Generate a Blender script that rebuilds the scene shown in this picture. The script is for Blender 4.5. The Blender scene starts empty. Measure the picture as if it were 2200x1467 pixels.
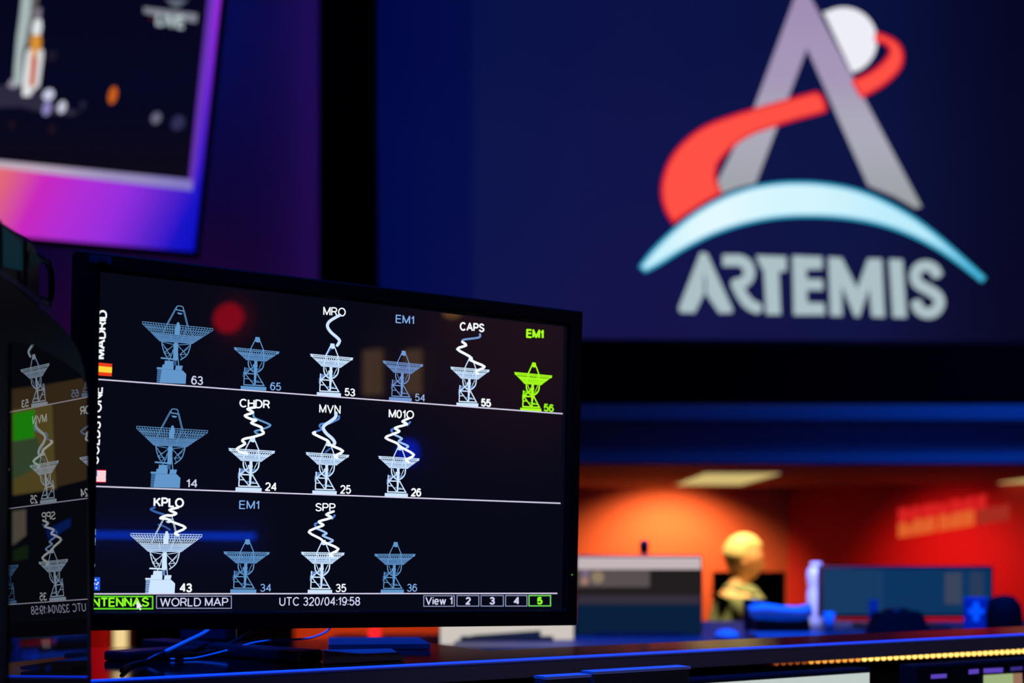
import bpy, bmesh, math, random
from mathutils import Vector, Matrix
from mathutils.geometry import tessellate_polygon
random.seed(7)
S = bpy.context.scene
COL = S.collection
V = Vector
# ------------------------------------------------------------------ camera, world, lights, exposure
FPX, CX, CY, CAMZ = 2900.0, 1100.0, 1180.0, 1.45
cam = bpy.data.cameras.new('camera')
cam.sensor_width = 36.0
cam.lens = 36.0 * FPX / 2200.0
cam.shift_y = (CY - 733.5) / 2200.0
cam.clip_start = 0.05
cam.dof.use_dof = True
cam.dof.focus_distance = 1.40
cam.dof.aperture_fstop = 4.3
camo = bpy.data.objects.new('camera', cam)
camo.location = (0, 0, CAMZ)
camo.rotation_euler = (math.pi / 2, 0, 0)
COL.objects.link(camo)
S.camera = camo
S.view_settings.view_transform = 'Standard'
S.view_settings.look = 'None'
S.view_settings.exposure = 0.0
S.view_settings.gamma = 1.0
S.view_settings.use_curve_mapping = False
wd = bpy.data.worlds.new('dark_room')
S.world = wd
wd.use_nodes = True
wd.node_tree.nodes['Background'].inputs[0].default_value = (0.25, 0.3, 1.0, 1)
wd.node_tree.nodes['Background'].inputs[1].default_value = 0.004


def lin(c):
    return tuple((x / 255 / 12.92) if x / 255 <= 0.04045 else ((x / 255 + 0.055) / 1.055) ** 2.4 for x in c)


def lamp(name, kind, loc, target, color, power, size=0.5, size_y=None, cone=60, blend=0.4, soft=0.1):
    l = bpy.data.lights.new(name, kind)
    l.color = color
    l.energy = power
    if kind == 'AREA':
        l.size = size
        if size_y:
            l.shape = 'RECTANGLE'
            l.size_y = size_y
    if kind == 'SPOT':
        l.spot_size = math.radians(cone)
        l.spot_blend = blend
        l.shadow_soft_size = soft
    if kind == 'POINT':
        l.shadow_soft_size = soft
    o = bpy.data.objects.new(name, l)
    o.location = loc
    o.rotation_euler = (V(target) - V(loc)).to_track_quat('-Z', 'Y').to_euler()
    COL.objects.link(o)
    return o


BLUE = (0.0, 0.075, 1.0)
# theatrical blue wash over the consoles, then two added fill lamps
lamp('blue_console_light', 'SPOT', (-0.5, 0.9, 4.8), (0.2, 1.65, 1.3), BLUE, 1900, cone=34, blend=0.8, soft=0.12)
lamp('blue_row_light', 'SPOT', (0.6, 2.4, 5.2), (0.85, 3.95, 1.2), BLUE, 2600, cone=34, blend=0.8, soft=0.12)
lamp('bottle_fill_light', 'SPOT', (0.4, 3.2, 2.9), (0.99, 4.5, 1.32), (0.85, 0.82, 1.0), 210, cone=12, blend=0.6, soft=0.05)  # added fill to whiten the bottle, no lamp of the room
lamp('console_fill_light', 'SPOT', (1.3, -0.6, 2.7), (0.6, 1.6, 1.3), (0.62, 0.62, 1.0), 34, cone=44, blend=0.8, soft=0.15)  # added fill on the shelf fascia, standing in for monitor glow
# blue wash on the soffit and the wall above it
lamp('blue_soffit_light', 'AREA', (5.2, 9.8, 4.2), (3.6, 12.0, 2.5), (0.0, 0.10, 1.0), 62, 0.8)
lamp('blue_soffit_fill_light', 'AREA', (3.4, 9.4, 1.9), (3.4, 12.3, 2.45), (0.0, 0.07, 1.0), 6, 0.6)  # added fill to lift the dark lower band of the soffit
lamp('blue_wall_light', 'AREA', (-3.6, 10.4, 6.9), (-3.2, 12.4, 5.4), (0.0, 0.06, 1.0), 26, 0.8)
lamp('magenta_wall_light', 'AREA', (-3.3, 11.6, 2.9), (-3.4, 12.4, 3.9), (0.7, 0.0, 0.6), 4, 0.5)
lamp('violet_edge_light', 'AREA', (-1.745, 12.16, 5.0), (-2.5, 12.45, 5.0), (0.30, 0.05, 1.0), 3.4, 0.08, 4.6)
# warm and red light in the recess
lamp('warm_downlight', 'SPOT', (1.98, 15.85, 2.17), (1.92, 16.9, 0.6), (1.0, 0.47, 0.20), 215, cone=125, blend=0.7, soft=0.05)
lamp('warm_downlight_low', 'SPOT', (-2.0, 15.2, 2.1), (-2.0, 16.9, 0.9), (1.0, 0.24, 0.07), 170, cone=110, blend=0.6, soft=0.05)
lamp('red_wall_light', 'SPOT', (4.1, 14.3, 1.9), (5.15, 15.6, 0.95), (1.0, 0.10, 0.10), 120, cone=88, blend=1.0, soft=0.1)
lamp('red_left_light', 'SPOT', (-3.4, 9.0, 3.4), (-3.25, 10.6, 1.5), (1.0, 0.02, 0.03), 130, cone=50, blend=0.8, soft=0.1)
lamp('person_downlight', 'SPOT', (1.0, 6.5, 3.0), (1.22, 6.98, 1.45), (1.0, 0.76, 0.38), 420, cone=26, blend=0.7, soft=0.05)
lamp('person_side_light', 'SPOT', (2.3, 6.2, 1.9), (1.25, 7.0, 1.35), (1.0, 0.5, 0.15), 60, cone=30, blend=0.7, soft=0.05)
# dim reddish house light on the wall behind the camera's right shoulder
lamp('red_house_light', 'SPOT', (5.6, -2.9, 3.2), (7.6, -3.1, 3.1), (1.0, 0.42, 0.42), 120, cone=70, blend=1.0, soft=.2)


# ------------------------------------------------------------------ helpers
def W(x, y, d):
    """point of the place seen at photo position (x, y), d metres ahead of the camera"""
    return V(((x - CX) / FPX * d, d, CAMZ - (y - CY) / FPX * d))


def ray(x, y):
    return V(((x - CX) / FPX, 1.0, -(y - CY) / FPX))


CAMP = V((0, 0, CAMZ))


class Plane:
    def __init__(self, o, u, v):
        self.o = V(o)
        self.u = V(u).normalized()
        self.v = (V(v) - self.u * self.u.dot(V(v))).normalized()
        self.n = self.u.cross(self.v).normalized()
        if self.n.dot(CAMP - self.o) < 0:
            self.n = -self.n

    def at(self, a, b, c=0.0):
        return self.o + self.u * a + self.v * b + self.n * c

    def px(self, x, y, c=0.0):
        r = ray(x, y)
        q = self.o + self.n * c
        t = (q - CAMP).dot(self.n) / r.dot(self.n)
        return CAMP + r * t

    def ab(self, x, y, c=0.0):
        p = self.px(x, y, c) - self.o
        return p.dot(self.u), p.dot(self.v)


class MB:
    def __init__(self):
        self.v, self.f, self.s = [], [], []

    def add(self, pts, faces, smooth=False):
        k = len(self.v)
        self.v += [V(p) for p in pts]
        for f in faces:
            self.f.append([i + k for i in f])
            self.s.append(smooth)
        return self

    def poly(self, pts):
        pts = [V(p) for p in pts]
        if len(pts) <= 4:
            return self.add(pts, [list(range(len(pts)))])
        return self.add(pts, [list(t) for t in tessellate_polygon([pts])])

    def obox(self, c, ux, uy, uz):
        """box centred at c with half-extent vectors"""
        c, ux, uy, uz = V(c), V(ux), V(uy), V(uz)
        if ux.cross(uy).dot(uz) < 0:
            ux = -ux
        p = [c + ux * i + uy * j + uz * k for k in (-1, 1) for j in (-1, 1) for i in (-1, 1)]
        return self.add(p, [(0, 2, 3, 1), (4, 5, 7, 6), (0, 1, 5, 4), (2, 6, 7, 3), (0, 4, 6, 2), (1, 3, 7, 5)])

    def box(self, x0, x1, y0, y1, z0, z1):
        return self.obox(((x0 + x1) / 2, (y0 + y1) / 2, (z0 + z1) / 2), ((x1 - x0) / 2, 0, 0), (0, (y1 - y0) / 2, 0), (0, 0, (z1 - z0) / 2))

    def prism(self, pts, ext):
        """flat outline given thickness along vector ext"""
        pts = [V(p) for p in pts]
        ext = V(ext)
        n = len(pts)
        tri = [list(t) for t in tessellate_polygon([pts])] if n > 4 else [list(range(n))]
        self.add(pts + [p + ext for p in pts],
                 tri + [[i + n for i in reversed(t)] for t in tri] + [[i, i + n, (i + 1) % n + n, (i + 1) % n] for i in range(n)])
        return self

    def tube(self, path, r, n=10, closed=False):
        path = [V(p) for p in path]
        m = len(path)
        rings = []
        up = None
        for i, p in enumerate(path):
            a = path[(i - 1) % m] if (i > 0 or closed) else p
            b = path[(i + 1) % m] if (i < m - 1 or closed) else p
            t = (b - a).normalized()
            if up is None:
                up = t.orthogonal().normalized()
            up = (up - t * up.dot(t)).normalized()
            w = t.cross(up)
            rr = r[i] if isinstance(r, (list, tuple)) else r
            rings.append([p + (up * math.cos(2 * math.pi * k / n) + w * math.sin(2 * math.pi * k / n)) * rr for k in range(n)])
        fs = []
        for i in range(m if closed else m - 1):
            j = (i + 1) % m
            for k in range(n):
                fs.append([i * n + k, i * n + (k + 1) % n, j * n + (k + 1) % n, j * n + k])
        if not closed:
            fs.append(list(range(n))[::-1])
            fs.append([(m - 1) * n + k for k in range(n)])
        return self.add([p for rg in rings for p in rg], fs, True)

    def lathe(self, c, prof, n=24, axis=(0, 0, 1)):
        """prof: (radius, height) pairs from bottom to top"""
        c = V(c)
        ax = V(axis).normalized()
        e1 = ax.orthogonal().normalized()
        e2 = ax.cross(e1)
        pts, fs = [], []
        for r, h in prof:
            for k in range(n):
                a = 2 * math.pi * k / n
                pts.append(c + ax * h + (e1 * math.cos(a) + e2 * math.sin(a)) * max(r, 1e-5))
        for i in range(len(prof) - 1):
            for k in range(n):
                fs.append([i * n + k, i * n + (k + 1) % n, (i + 1) * n + (k + 1) % n, (i + 1) * n + k])
        fs.append(list(range(n))[::-1])
        fs.append([(len(prof) - 1) * n + k for k in range(n)])
        return self.add(pts, fs, True)

    def ball(self, c, rx, ry=None, rz=None, n=20, m=12):
        ry = rx if ry is None else ry
        rz = rx if rz is None else rz
        c = V(c)
        pts = [c + V((0, 0, -rz))]
        for i in range(1, m):
            t = math.pi * i / m - math.pi / 2
            for k in range(n):
                a = 2 * math.pi * k / n
                pts.append(c + V((rx * math.cos(t) * math.cos(a), ry * math.cos(t) * math.sin(a), rz * math.sin(t))))
        pts.append(c + V((0, 0, rz)))
        fs = [[0, 1 + (k + 1) % n, 1 + k] for k in range(n)]
        for i in range(m - 2):
            for k in range(n):
                a, b = 1 + i * n + k, 1 + i * n + (k + 1) % n
                fs.append([a, b, b + n, a + n])
        L = len(pts) - 1
        fs += [[L, L - n + k, L - n + (k + 1) % n] for k in range(n)]
        return self.add(pts, fs, True)

    def build(self, name, mat, parent=None, bevel=0.0):
        me = bpy.data.meshes.new(name)
        o = bpy.data.objects.new(name, me)
        COL.objects.link(o)
        if parent is not None:
            o.parent = parent
            org = worldloc(parent)
        else:
            xs = [p.x for p in self.v]; ys = [p.y for p in self.v]; zs = [p.z for p in self.v]
            org = V(((min(xs) + max(xs)) / 2, (min(ys) + max(ys)) / 2, min(zs)))
            o.location = org
        me.from_pydata([p - org for p in self.v], [], self.f)
        for p, sm in zip(me.polygons, self.s):
            p.use_smooth = sm
        me.materials.append(mat)
        if bevel:
            b = o.modifiers.new('edge', 'BEVEL')
            b.width = bevel
            b.segments = 2
            b.limit_method = 'ANGLE'
        return o


def worldloc(o):
    p = V(o.location)
    while o.parent:
        o = o.parent
        p = p + V(o.location)
    return p


def tag(o, label=None, cat=None, group=None, kind=None):
    if label: o['label'] = label
    if cat: o['category'] = cat
    if group: o['group'] = group
    if kind: o['kind'] = kind
    return o


def thing(name, loc, label, cat, group=None):
    o = bpy.data.objects.new(name, None)
    o.empty_display_size = 0.1
    o.location = loc
    COL.objects.link(o)
    return tag(o, label, cat, group)


def structure(o):
    o['kind'] = 'structure'
    return o


_mats = {}


def pbr(name, rgb, rough=0.5, metal=0.0, ior=1.5, noise=0.0, coat=0.0, spec=0.5):
    if name in _mats: return _mats[name]
    m = bpy.data.materials.new(name)
    m.use_nodes = True
    nt = m.node_tree
    b = nt.nodes['Principled BSDF']
    c = (*lin(rgb), 1)
    b.inputs['Base Color'].default_value = c
    b.inputs['Roughness'].default_value = rough
    b.inputs['Metallic'].default_value = metal
    b.inputs['IOR'].default_value = ior
    b.inputs['Coat Weight'].default_value = coat
    b.inputs['Specular IOR Level'].default_value = spec
    if noise:
        t = nt.nodes.new('ShaderNodeTexNoise')
        t.inputs['Scale'].default_value = 14
        r = nt.nodes.new('ShaderNodeMixRGB')
        r.blend_type = 'MULTIPLY'
        r.inputs[0].default_value = noise
        r.inputs[1].default_value = c
        nt.links.new(t.outputs['Fac'], r.inputs[2])
        nt.links.new(r.outputs[0], b.inputs['Base Color'])
    _mats[name] = m
    return m


def em(name, rgb, k=1.0, sample=False):
    if name in _mats: return _mats[name]
    m = bpy.data.materials.new(name)
    m.use_nodes = True
    nt = m.node_tree
    nt.nodes.clear()
    e = nt.nodes.new('ShaderNodeEmission')
    e.inputs[0].default_value = (*lin(rgb), 1)
    e.inputs[1].default_value = k
    o = nt.nodes.new('ShaderNodeOutputMaterial')
    nt.links.new(e.outputs[0], o.inputs[0])
    if not sample:
        m.cycles.emission_sampling = 'NONE'
    _mats[name] = m
    return m


def ramp(nt, stops, src, interp='EASE'):
    r = nt.nodes.new('ShaderNodeValToRGB')
    r.color_ramp.interpolation = interp
    el = r.color_ramp.elements
    while len(el) > 1:
        el.remove(el[-1])
    el[0].position = stops[0][0]
    el[0].color = (*lin(stops[0][1]), 1)
    for p, c in stops[1:]:
        e = el.new(p)
        e.color = (*lin(c), 1)
    nt.links.new(src, r.inputs[0])
    return r


def em_grad(name, axis, stops, k=1.0, stops2=None, axis2=None):
    """picture content of a screen: colours running along the panel's own width or height"""
    m = bpy.data.materials.new(name)
    m.use_nodes = True
    nt = m.node_tree
    nt.nodes.clear()
    tc = nt.nodes.new('ShaderNodeTexCoord')
    sp = nt.nodes.new('ShaderNodeSeparateXYZ')
    nt.links.new(tc.outputs['Generated'], sp.inputs[0])
    r = ramp(nt, stops, sp.outputs[axis])
    out = r.outputs[0]
    if stops2:
        r2 = ramp(nt, stops2, sp.outputs[axis2])
        mx = nt.nodes.new('ShaderNodeMixRGB')
        mx.blend_type = 'MULTIPLY'
        mx.inputs[0].default_value = 1
        nt.links.new(out, mx.inputs[1])
        nt.links.new(r2.outputs[0], mx.inputs[2])
        out = mx.outputs[0]
    e = nt.nodes.new('ShaderNodeEmission')
    e.inputs[1].default_value = k
    nt.links.new(out, e.inputs[0])
    o = nt.nodes.new('ShaderNodeOutputMaterial')
    nt.links.new(e.outputs[0], o.inputs[0])
    m.cycles.emission_sampling = 'NONE'
    return m


def screen_mat(name, rgb, k=1.0, ior=1.5, rough=0.02):
    """glossy display glass over a faintly glowing panel"""
    m = pbr(name, (3, 3, 4), rough, 0, ior)
    b = m.node_tree.nodes['Principled BSDF']
    b.inputs['Emission Color'].default_value = (*lin(rgb), 1)
    b.inputs['Emission Strength'].default_value = k
    m.cycles.emission_sampling = 'NONE'
    return m


BLACK = pbr('black_plastic', (16, 14, 16), 0.42)
BLACK2 = pbr('black_matt', (8, 8, 9), 0.8, spec=.15)
DARK = pbr('dark_grey_plastic', (38, 38, 46), 0.5)
GREY = pbr('light_grey_plastic', (190, 190, 195), 0.55)
WHITE = pbr('white_plastic', (225, 222, 220), 0.5)
STEEL = pbr('brushed_steel', (150, 150, 158), 0.35, 0.9)

# ------------------------------------------------------------------ stroke lettering in the style of a plain grotesque
def arc(cx, cy, rx, ry, a0, a1, n=12):
    return [(cx + rx * math.cos(math.radians(a0 + (a1 - a0) * i / n)), cy + ry * math.sin(math.radians(a0 + (a1 - a0) * i / n))) for i in range(n + 1)]


def G():
    g = {}
    g['A'] = (.84, [[(0, 0), (.42, 1), (.84, 0)], [(.15, .35), (.69, .35)]])
    g['B'] = (.66, [[(.36, .53)] + arc(.40, .265, .26, .265, 90, -90) + [(0, 0), (0, 1), (.36, 1)] + arc(.36, .765, .24, .235, 90, -90) + [(0, .53)]])
    g['C'] = (.80, [arc(.42, .5, .42, .5, 42, 318, 24)])
    g['D'] = (.74, [[(0, 0), (0, 1), (.32, 1)] + arc(.32, .5, .42, .5, 90, -90, 16) + [(0, 0)]])
    g['E'] = (.62, [[(.62, 0), (0, 0), (0, 1), (.60, 1)], [(0, .53), (.56, .53)]])
    g['G'] = (.84, [arc(.42, .5, .42, .5, 42, 330, 24) + [(.82, .46), (.46, .46)]])
    g['H'] = (.70, [[(0, 0), (0, 1)], [(.70, 0), (.70, 1)], [(0, .53), (.70, .53)]])
    g['I'] = (.0, [[(0, 0), (0, 1)]])
    g['K'] = (.70, [[(0, 0), (0, 1)], [(.66, 1), (0, .36)], [(.24, .60), (.70, 0)]])
    g['L'] = (.55, [[(0, 1), (0, 0), (.55, 0)]])
    g['M'] = (.82, [[(0, 0), (0, 1), (.41, .06), (.82, 1), (.82, 0)]])
    g['N'] = (.70, [[(0, 0), (0, 1), (.70, 0), (.70, 1)]])
    g['O'] = (.88, [arc(.44, .5, .44, .5, 90, 450, 32)])
    g['P'] = (.64, [[(0, 0), (0, 1), (.38, 1)] + arc(.38, .73, .26, .27, 90, -90) + [(0, .46)]])
    g['R'] = (.68, [[(0, 0), (0, 1), (.40, 1)] + arc(.40, .745, .25, .255, 90, -90) + [(0, .49)], [(.36, .49), (.50, .38), (.68, 0)]])
    g['S'] = (.66, [arc(.33, .75, .30, .25, 15, 200, 12) + [(.10, .62), (.54, .42)] + arc(.33, .27, .33, .27, 25, -165, 14)])
    g['T'] = (.70, [[(0, 1), (.70, 1)], [(.35, 1), (.35, 0)]])
    g['U'] = (.70, [[(0, 1), (0, .34)] + arc(.35, .34, .35, .34, 180, 360) + [(.70, 1)]])
    g['V'] = (.78, [[(0, 1), (.39, 0), (.78, 1)]])
    g['W'] = (1.18, [[(0, 1), (.28, 0), (.59, .96), (.90, 0), (1.18, 1)]])
    g['i'] = (.0, [[(0, 0), (0, .72)], [(0, .90), (0, 1)]])
    g['e'] = (.50, [[(0, .36), (.5, .36)] + arc(.25, .36, .25, .36, 0, 320, 18)])
    g['w'] = (.78, [[(0, .72), (.2, 0), (.39, .68), (.58, 0), (.78, .72)]])
    g['0'] = (.56, [arc(.28, .5, .28, .5, 90, 450, 28)])
    g['1'] = (.30, [[(0, .74), (.16, .82), (.26, 1), (.26, 0)]])
    g['2'] = (.58, [arc(.29, .71, .28, .29, 165, -35, 14) + [(.0, 0), (.58, 0)]])
    g['3'] = (.56, [arc(.27, .755, .25, .245, 160, -90, 14) + arc(.28, .255, .28, .255, 90, -165, 16)])
    g['4'] = (.62, [[(.46, 0), (.46, 1), (0, .30), (.62, .30)]])
    g['5'] = (.56, [[(.52, 1), (.10, 1), (.04, .50)] + arc(.27, .325, .29, .325, 130, -155, 18)])
    g['6'] = (.56, [arc(.30, .70, .27, .30, 35, 120, 6) + arc(.30, .40, .30, .55, 140, 190, 5) + arc(.28, .32, .28, .32, 180, 540, 24)])
    g['8'] = (.56, [arc(.28, .76, .24, .24, -90, 270, 20), arc(.28, .265, .28, .265, 90, 450, 22)])
    g['9'] = (.56, [arc(.26, .30, .27, .30, 215, 300, 6) + arc(.26, .60, .30, .55, -40, 10, 5) + arc(.28, .68, .28, .32, 0, 360, 24)])
    g['/'] = (.30, [[(0, 0), (.30, 1)]])
    g[':'] = (.0, [[(0, .05), (0, .16)], [(0, .58), (0, .69)]])
    g[' '] = (.16, [])
    return g


GL = G()


def ribbon(pts, t, round_cap=False):
    """quads and joint fans that give a polyline the width t (2-D)"""
    polys = []
    n = len(pts)
    for i in range(n - 1):
        (x0, y0), (x1, y1) = pts[i], pts[i + 1]
        L = math.hypot(x1 - x0, y1 - y0)
        if L < 1e-9: continue
        nx, ny = -(y1 - y0) / L * t / 2, (x1 - x0) / L * t / 2
        polys.append([(x0 + nx, y0 + ny), (x1 + nx, y1 + ny), (x1 - nx, y1 - ny), (x0 - nx, y0 - ny)])
    for i in range(n):
        inner = 0 < i < n - 1
        if inner:
            a = V((pts[i][0] - pts[i - 1][0], pts[i][1] - pts[i - 1][1])); b = V((pts[i + 1][0] - pts[i][0], pts[i + 1][1] - pts[i][1]))
            if a.length < 1e-9 or b.length < 1e-9: continue
            if a.angle(b) < 0.06: continue
        elif not round_cap:
            continue
        polys.append([(pts[i][0] + t / 2 * math.cos(k * math.pi / 5), pts[i][1] + t / 2 * math.sin(k * math.pi / 5)) for k in range(10)])
    return polys


def text_polys(s, t=.14, gap=.24):
    """polygons of the text, scaled into the unit square"""
    x = 0
    out = []
    for ch in s:
        w, st = GL[ch]
        for p in st:
            out += ribbon([(x + a, b) for a, b in p], t)
        x += w + gap
    xs = [a for q in out for a, b in q]
    x0, x1, y0, y1 = min(xs), max(xs), -t / 2, 1 + t / 2
    return [[((a - x0) / (x1 - x0), (b - y0) / (y1 - y0)) for a, b in q] for q in out]


# ================================================================== THE SETTING
FLOOR = pbr('dark_carpet', (26, 24, 30), 0.95, noise=0.5)
WALLD = pbr('dark_wall_paint', (40, 38, 48), 0.8)
WALLB = pbr('grey_wall_paint', (96, 92, 108), 0.75)
CEIL = pbr('dark_ceiling', (24, 24, 28), 0.9)
structure(MB().box(-9, 9, -9.5, 17.4, -0.1, 0).build('floor', FLOOR))
structure(MB().box(-9, 9, -9.5, 12.6, 8.5, 8.6).build('ceiling', CEIL))
structure(MB().box(-9.1, -9, -9.5, 17.4, 0, 8.6).build('wall_left', WALLD))
structure(MB().box(7.6, 7.7, -9.5, 17.4, 0, 8.6).build('wall_right', pbr('brown_wall_paint', (150, 120, 116), 0.8)))
structure(MB().box(-9, 7.6, -9.6, -9.5, 0, 8.6).build('wall_back', WALLD))
structure(MB().box(-9, 7.6, 12.4, 12.6, 2.73, 8.5).build('wall_front', WALLB))
# soffit below the big display: a stepped cove over the opening of the recess
tr = MB()
prof = [(12.40, 2.735), (11.98, 2.735), (11.94, 2.715), (11.94, 2.60), (12.28, 2.56), (12.30, 2.34), (12.16, 2.31), (12.14, 2.23), (12.18, 2.21), (12.60, 2.21), (12.60, 2.735)]
k = len(prof)
pts = [V((-9, y, z)) for y, z in prof] + [V((7.6, y, z)) for y, z in prof]
tri = [list(t) for t in tessellate_polygon([pts[:k]])]
tr.add(pts, [[i, (i + 1) % k, (i + 1) % k + k, i + k] for i in range(k)] + tri + [[a + k for a in reversed(t)] for t in tri])
structure(tr.build('trim_1', pbr('soffit_paint', (150, 146, 160), 0.7)))
# dark upright between the two displays
structure(MB().box(*[W(692, 0, 12.2).x, W(812, 0, 12.2).x, 12.0, 12.4, 2.74, 8.5]).build('trim_2', pbr('black_upright', (3, 3, 4), 0.95, spec=.05)))
# dark face between the display and the soffit
structure(MB().box(W(812, 0, 12.2).x, 7.6, 12.2, 12.4, 2.735, W(0, 745, 12.2).z).build('trim_3', pbr('black_fascia', (6, 5, 8), 0.95, spec=.05)))
# the recess behind the opening
CORNER = W(1692, 0, 17.0).x
structure(MB().box(-9, CORNER, 17.0, 17.2, 0, 2.3).build('wall_far', pbr('orange_wall_paint', (235, 122, 76), 0.7)))
q0, q1 = V((CORNER, 17.0, 0)), V((7.6, 13.6, 0))
dn = (q1 - q0).normalized().cross(V((0, 0, 1)))
structure(MB().prism([q0, q1, q1 + V((0, 0, 2.3)), q0 + V((0, 0, 2.3))], dn * -0.15 if dn.y < 0 else dn * 0.15).build('wall_side', pbr('red_wall_paint', (225, 46, 40), 0.7)))
structure(MB().box(-9, 7.6, 12.6, 17.2, 2.22, 2.32).build('ceiling_recess', pbr('recess_ceiling', (150, 110, 90), 0.8)))

# ------------------------------------------------------------------ big wall display with the red, white and blue emblem
DP = Plane(W(812, 714, 12.2), (1, 0, 0.0), (0, 0, -1))
ZD = 12.2
disp = thing('wall_display', (W(1500, 720, ZD).x, 12.2, W(0, 720, ZD).z), 'huge wall display with a white letter A emblem over dark blue', 'display')
pan = [(816, 724), (2560, 738), (2520, -330), (806, -330)]
bg = em_grad('display_picture', 0, [(0.0, (3, 12, 74)), (0.115, (8, 16, 74)), (0.125, (17, 24, 76)), (0.32, (21, 23, 74)), (0.55, (18, 24, 68)), (0.8, (10, 11, 38)), (1.0, (7, 8, 28))], 1.0,
             [(0.0, (255, 235, 255)), (0.35, (225, 235, 255)), (0.65, (190, 215, 245)), (1, (170, 200, 235))], 2)
scr = MB().poly([DP.px(x, y, 0.02) for x, y in pan]).build('screen_panel', bg, disp)
fr = MB().box(W(790, 0, 12.2).x, DP.px(2580, 0).x, 12.2, 12.39, DP.px(0, 748).z, DP.px(0, -350).z)
fr.build('housing', BLACK2, disp)
LZ = [0.024]


def z6(pts, fn=None):
    return [(1320 + x / 2.0375, y / 2.0375) for x, y in pts]


def onto(plane, pts, c):
    return [plane.px(x, y, c) for x, y in pts]


def smooth(pts, n=5, closed=False):
    out = []
    m = len(pts)
    rng = range(m) if closed else range(m - 1)
    for i in rng:
        p0 = pts[(i - 1) % m] if (closed or i > 0) else pts[i]
        p1, p2 = pts[i], pts[(i + 1) % m]
        p3 = pts[(i + 2) % m] if (closed or i < m - 2) else p2
        for k in range(n):
            t = k / n
            out.append(tuple(0.5 * (2 * p1[j] + (p2[j] - p0[j]) * t + (2 * p0[j] - 5 * p1[j] + 4 * p2[j] - p3[j]) * t * t + (3 * p1[j] - p0[j] - 3 * p2[j] + p3[j]) * t ** 3) for j in (0, 1)))
    if not closed:
        out.append(pts[-1])
    return out


def grow(pts, d):
    """push a closed outline outward by d"""
    m = len(pts)
    area = sum(pts[i][0] * pts[(i + 1) % m][1] - pts[(i + 1) % m][0] * pts[i][1] for i in range(m))
    s = 1 if area > 0 else -1
    out = []
    for i in range(m):
        a, b, c = pts[i - 1], pts[i], pts[(i + 1) % m]
        t = V((c[0] - a[0], c[1] - a[1]))
        if t.length < 1e-6:
            out.append(b); continue
        t.normalize()
        out.append((b[0] + s * t.y * d, b[1] - s * t.x * d))
    return out


def flat(name, plane, polys, c, mat, parent):
    m = MB()
    for p in polys:
        m.poly(onto(plane, p, c))
    return m.build(name, mat, parent)


A = [(803, -40), (848, -40), (865, 0), (1345, 905), (1318, 912), (1230, 862), (1110, 812), (843, 212), (618, 803), (540, 822), (470, 848), (452, 792), (612, 470), (785, 0)]
A[0], A[1] = (800, -42), (850, -42)
mA = em_grad('letter_grey', 2, [(0, (158, 162, 166)), (0.35, (172, 170, 186)), (0.65, (166, 150, 184)), (1, (160, 142, 180))])
swl = smooth([(885, 399), (915, 425), (930, 478), (915, 494), (850, 512), (780, 531), (700, 556), (600, 592), (520, 645), (460, 712), (446, 770), (458, 815), (474, 846)], 4)[:-1] + \
    smooth([(474, 846), (400, 888), (310, 945), (258, 982)], 3)[:-1] + smooth([(258, 982), (225, 930), (205, 862), (210, 780), (245, 690), (310, 612), (400, 548), (520, 502), (640, 466), (760, 432), (885, 399)], 4)[:-1]
swu = smooth([(1033, 352), (1085, 330), (1140, 298), (1190, 250), (1200, 215), (1175, 192), (1140, 186)], 4)[:-1] + smooth([(1140, 186), (1145, 142), (1200, 158), (1245, 188), (1267, 240), (1252, 304), (1182, 374), (1080, 432)], 4)
mRed = em('emblem_red', (255, 82, 70))
mRedE = em('emblem_red_edge', (225, 22, 44))
mCy = em_grad('emblem_cyan', 0, [(0, (196, 240, 252)), (0.2, (226, 249, 255)), (0.45, (212, 245, 254)), (0.8, (188, 236, 252)), (1, (120, 205, 235))])
mCyE = em('emblem_cyan_edge', (50, 178, 218))
tail = smooth([(455, 790), (470, 846)], 2)
flat('letter_mark', DP, [z6(A)], 0.024, mA, scr)
ang0, ang1 = -62, 118
moon = [(1003 + 147 * math.cos(math.radians(a)), 178 + 146 * math.sin(math.radians(a))) for a in range(-128, 72, 8)]
flat('moon_disc', DP, [z6(moon + [(1040, 318), (915, 52)])], 0.024, em('emblem_white', (238, 238, 247)), scr)
for nm, p in (('red_ribbon', swl), ('red_ribbon', swu)):
    o = flat(nm, DP, [z6(grow(p, 0))], 0.028, mRedE, scr)
    m = MB(); m.poly(onto(DP, z6(grow(p, -12)), 0.032))
    k = MB(); k.poly(onto(DP, z6(grow(p, 0)), 0.028))
    o.data.materials.append(mRed)
    bm = bmesh.new(); bm.from_mesh(o.data)
    org = worldloc(o)
    vs = [bm.verts.new(v - org) for v in m.v]
    for f in m.f:
        fc = bm.faces.new([vs[i] for i in f]); fc.material_index = 1
    bm.to_mesh(o.data); bm.free()
arct = smooth([(108, 1168), (160, 1100), (250, 1010), (350, 930), (470, 862), (600, 817), (720, 798), (820, 795), (920, 801), (1040, 822), (1160, 865), (1290, 935), (1400, 1015), (1510, 1110), (1626, 1216)], 3)
arcb = smooth([(1608, 1236), (1500, 1152), (1400, 1086), (1280, 1026), (1150, 983), (1000, 957), (840, 950), (700, 958), (560, 986), (430, 1030), (310, 1090), (200, 1158), (135, 1192)], 3)
p = arct + arcb
o = flat('blue_arc', DP, [z6(grow(p, 0))], 0.028, mCyE, scr)
flat('blue_arc_core', DP, [z6(grow(p, -13))], 0.032, mCy, scr)


def z8(pts):
    return [(1440 + x / 3.548, 520 + y / 3.548) for x, y in pts]


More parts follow.
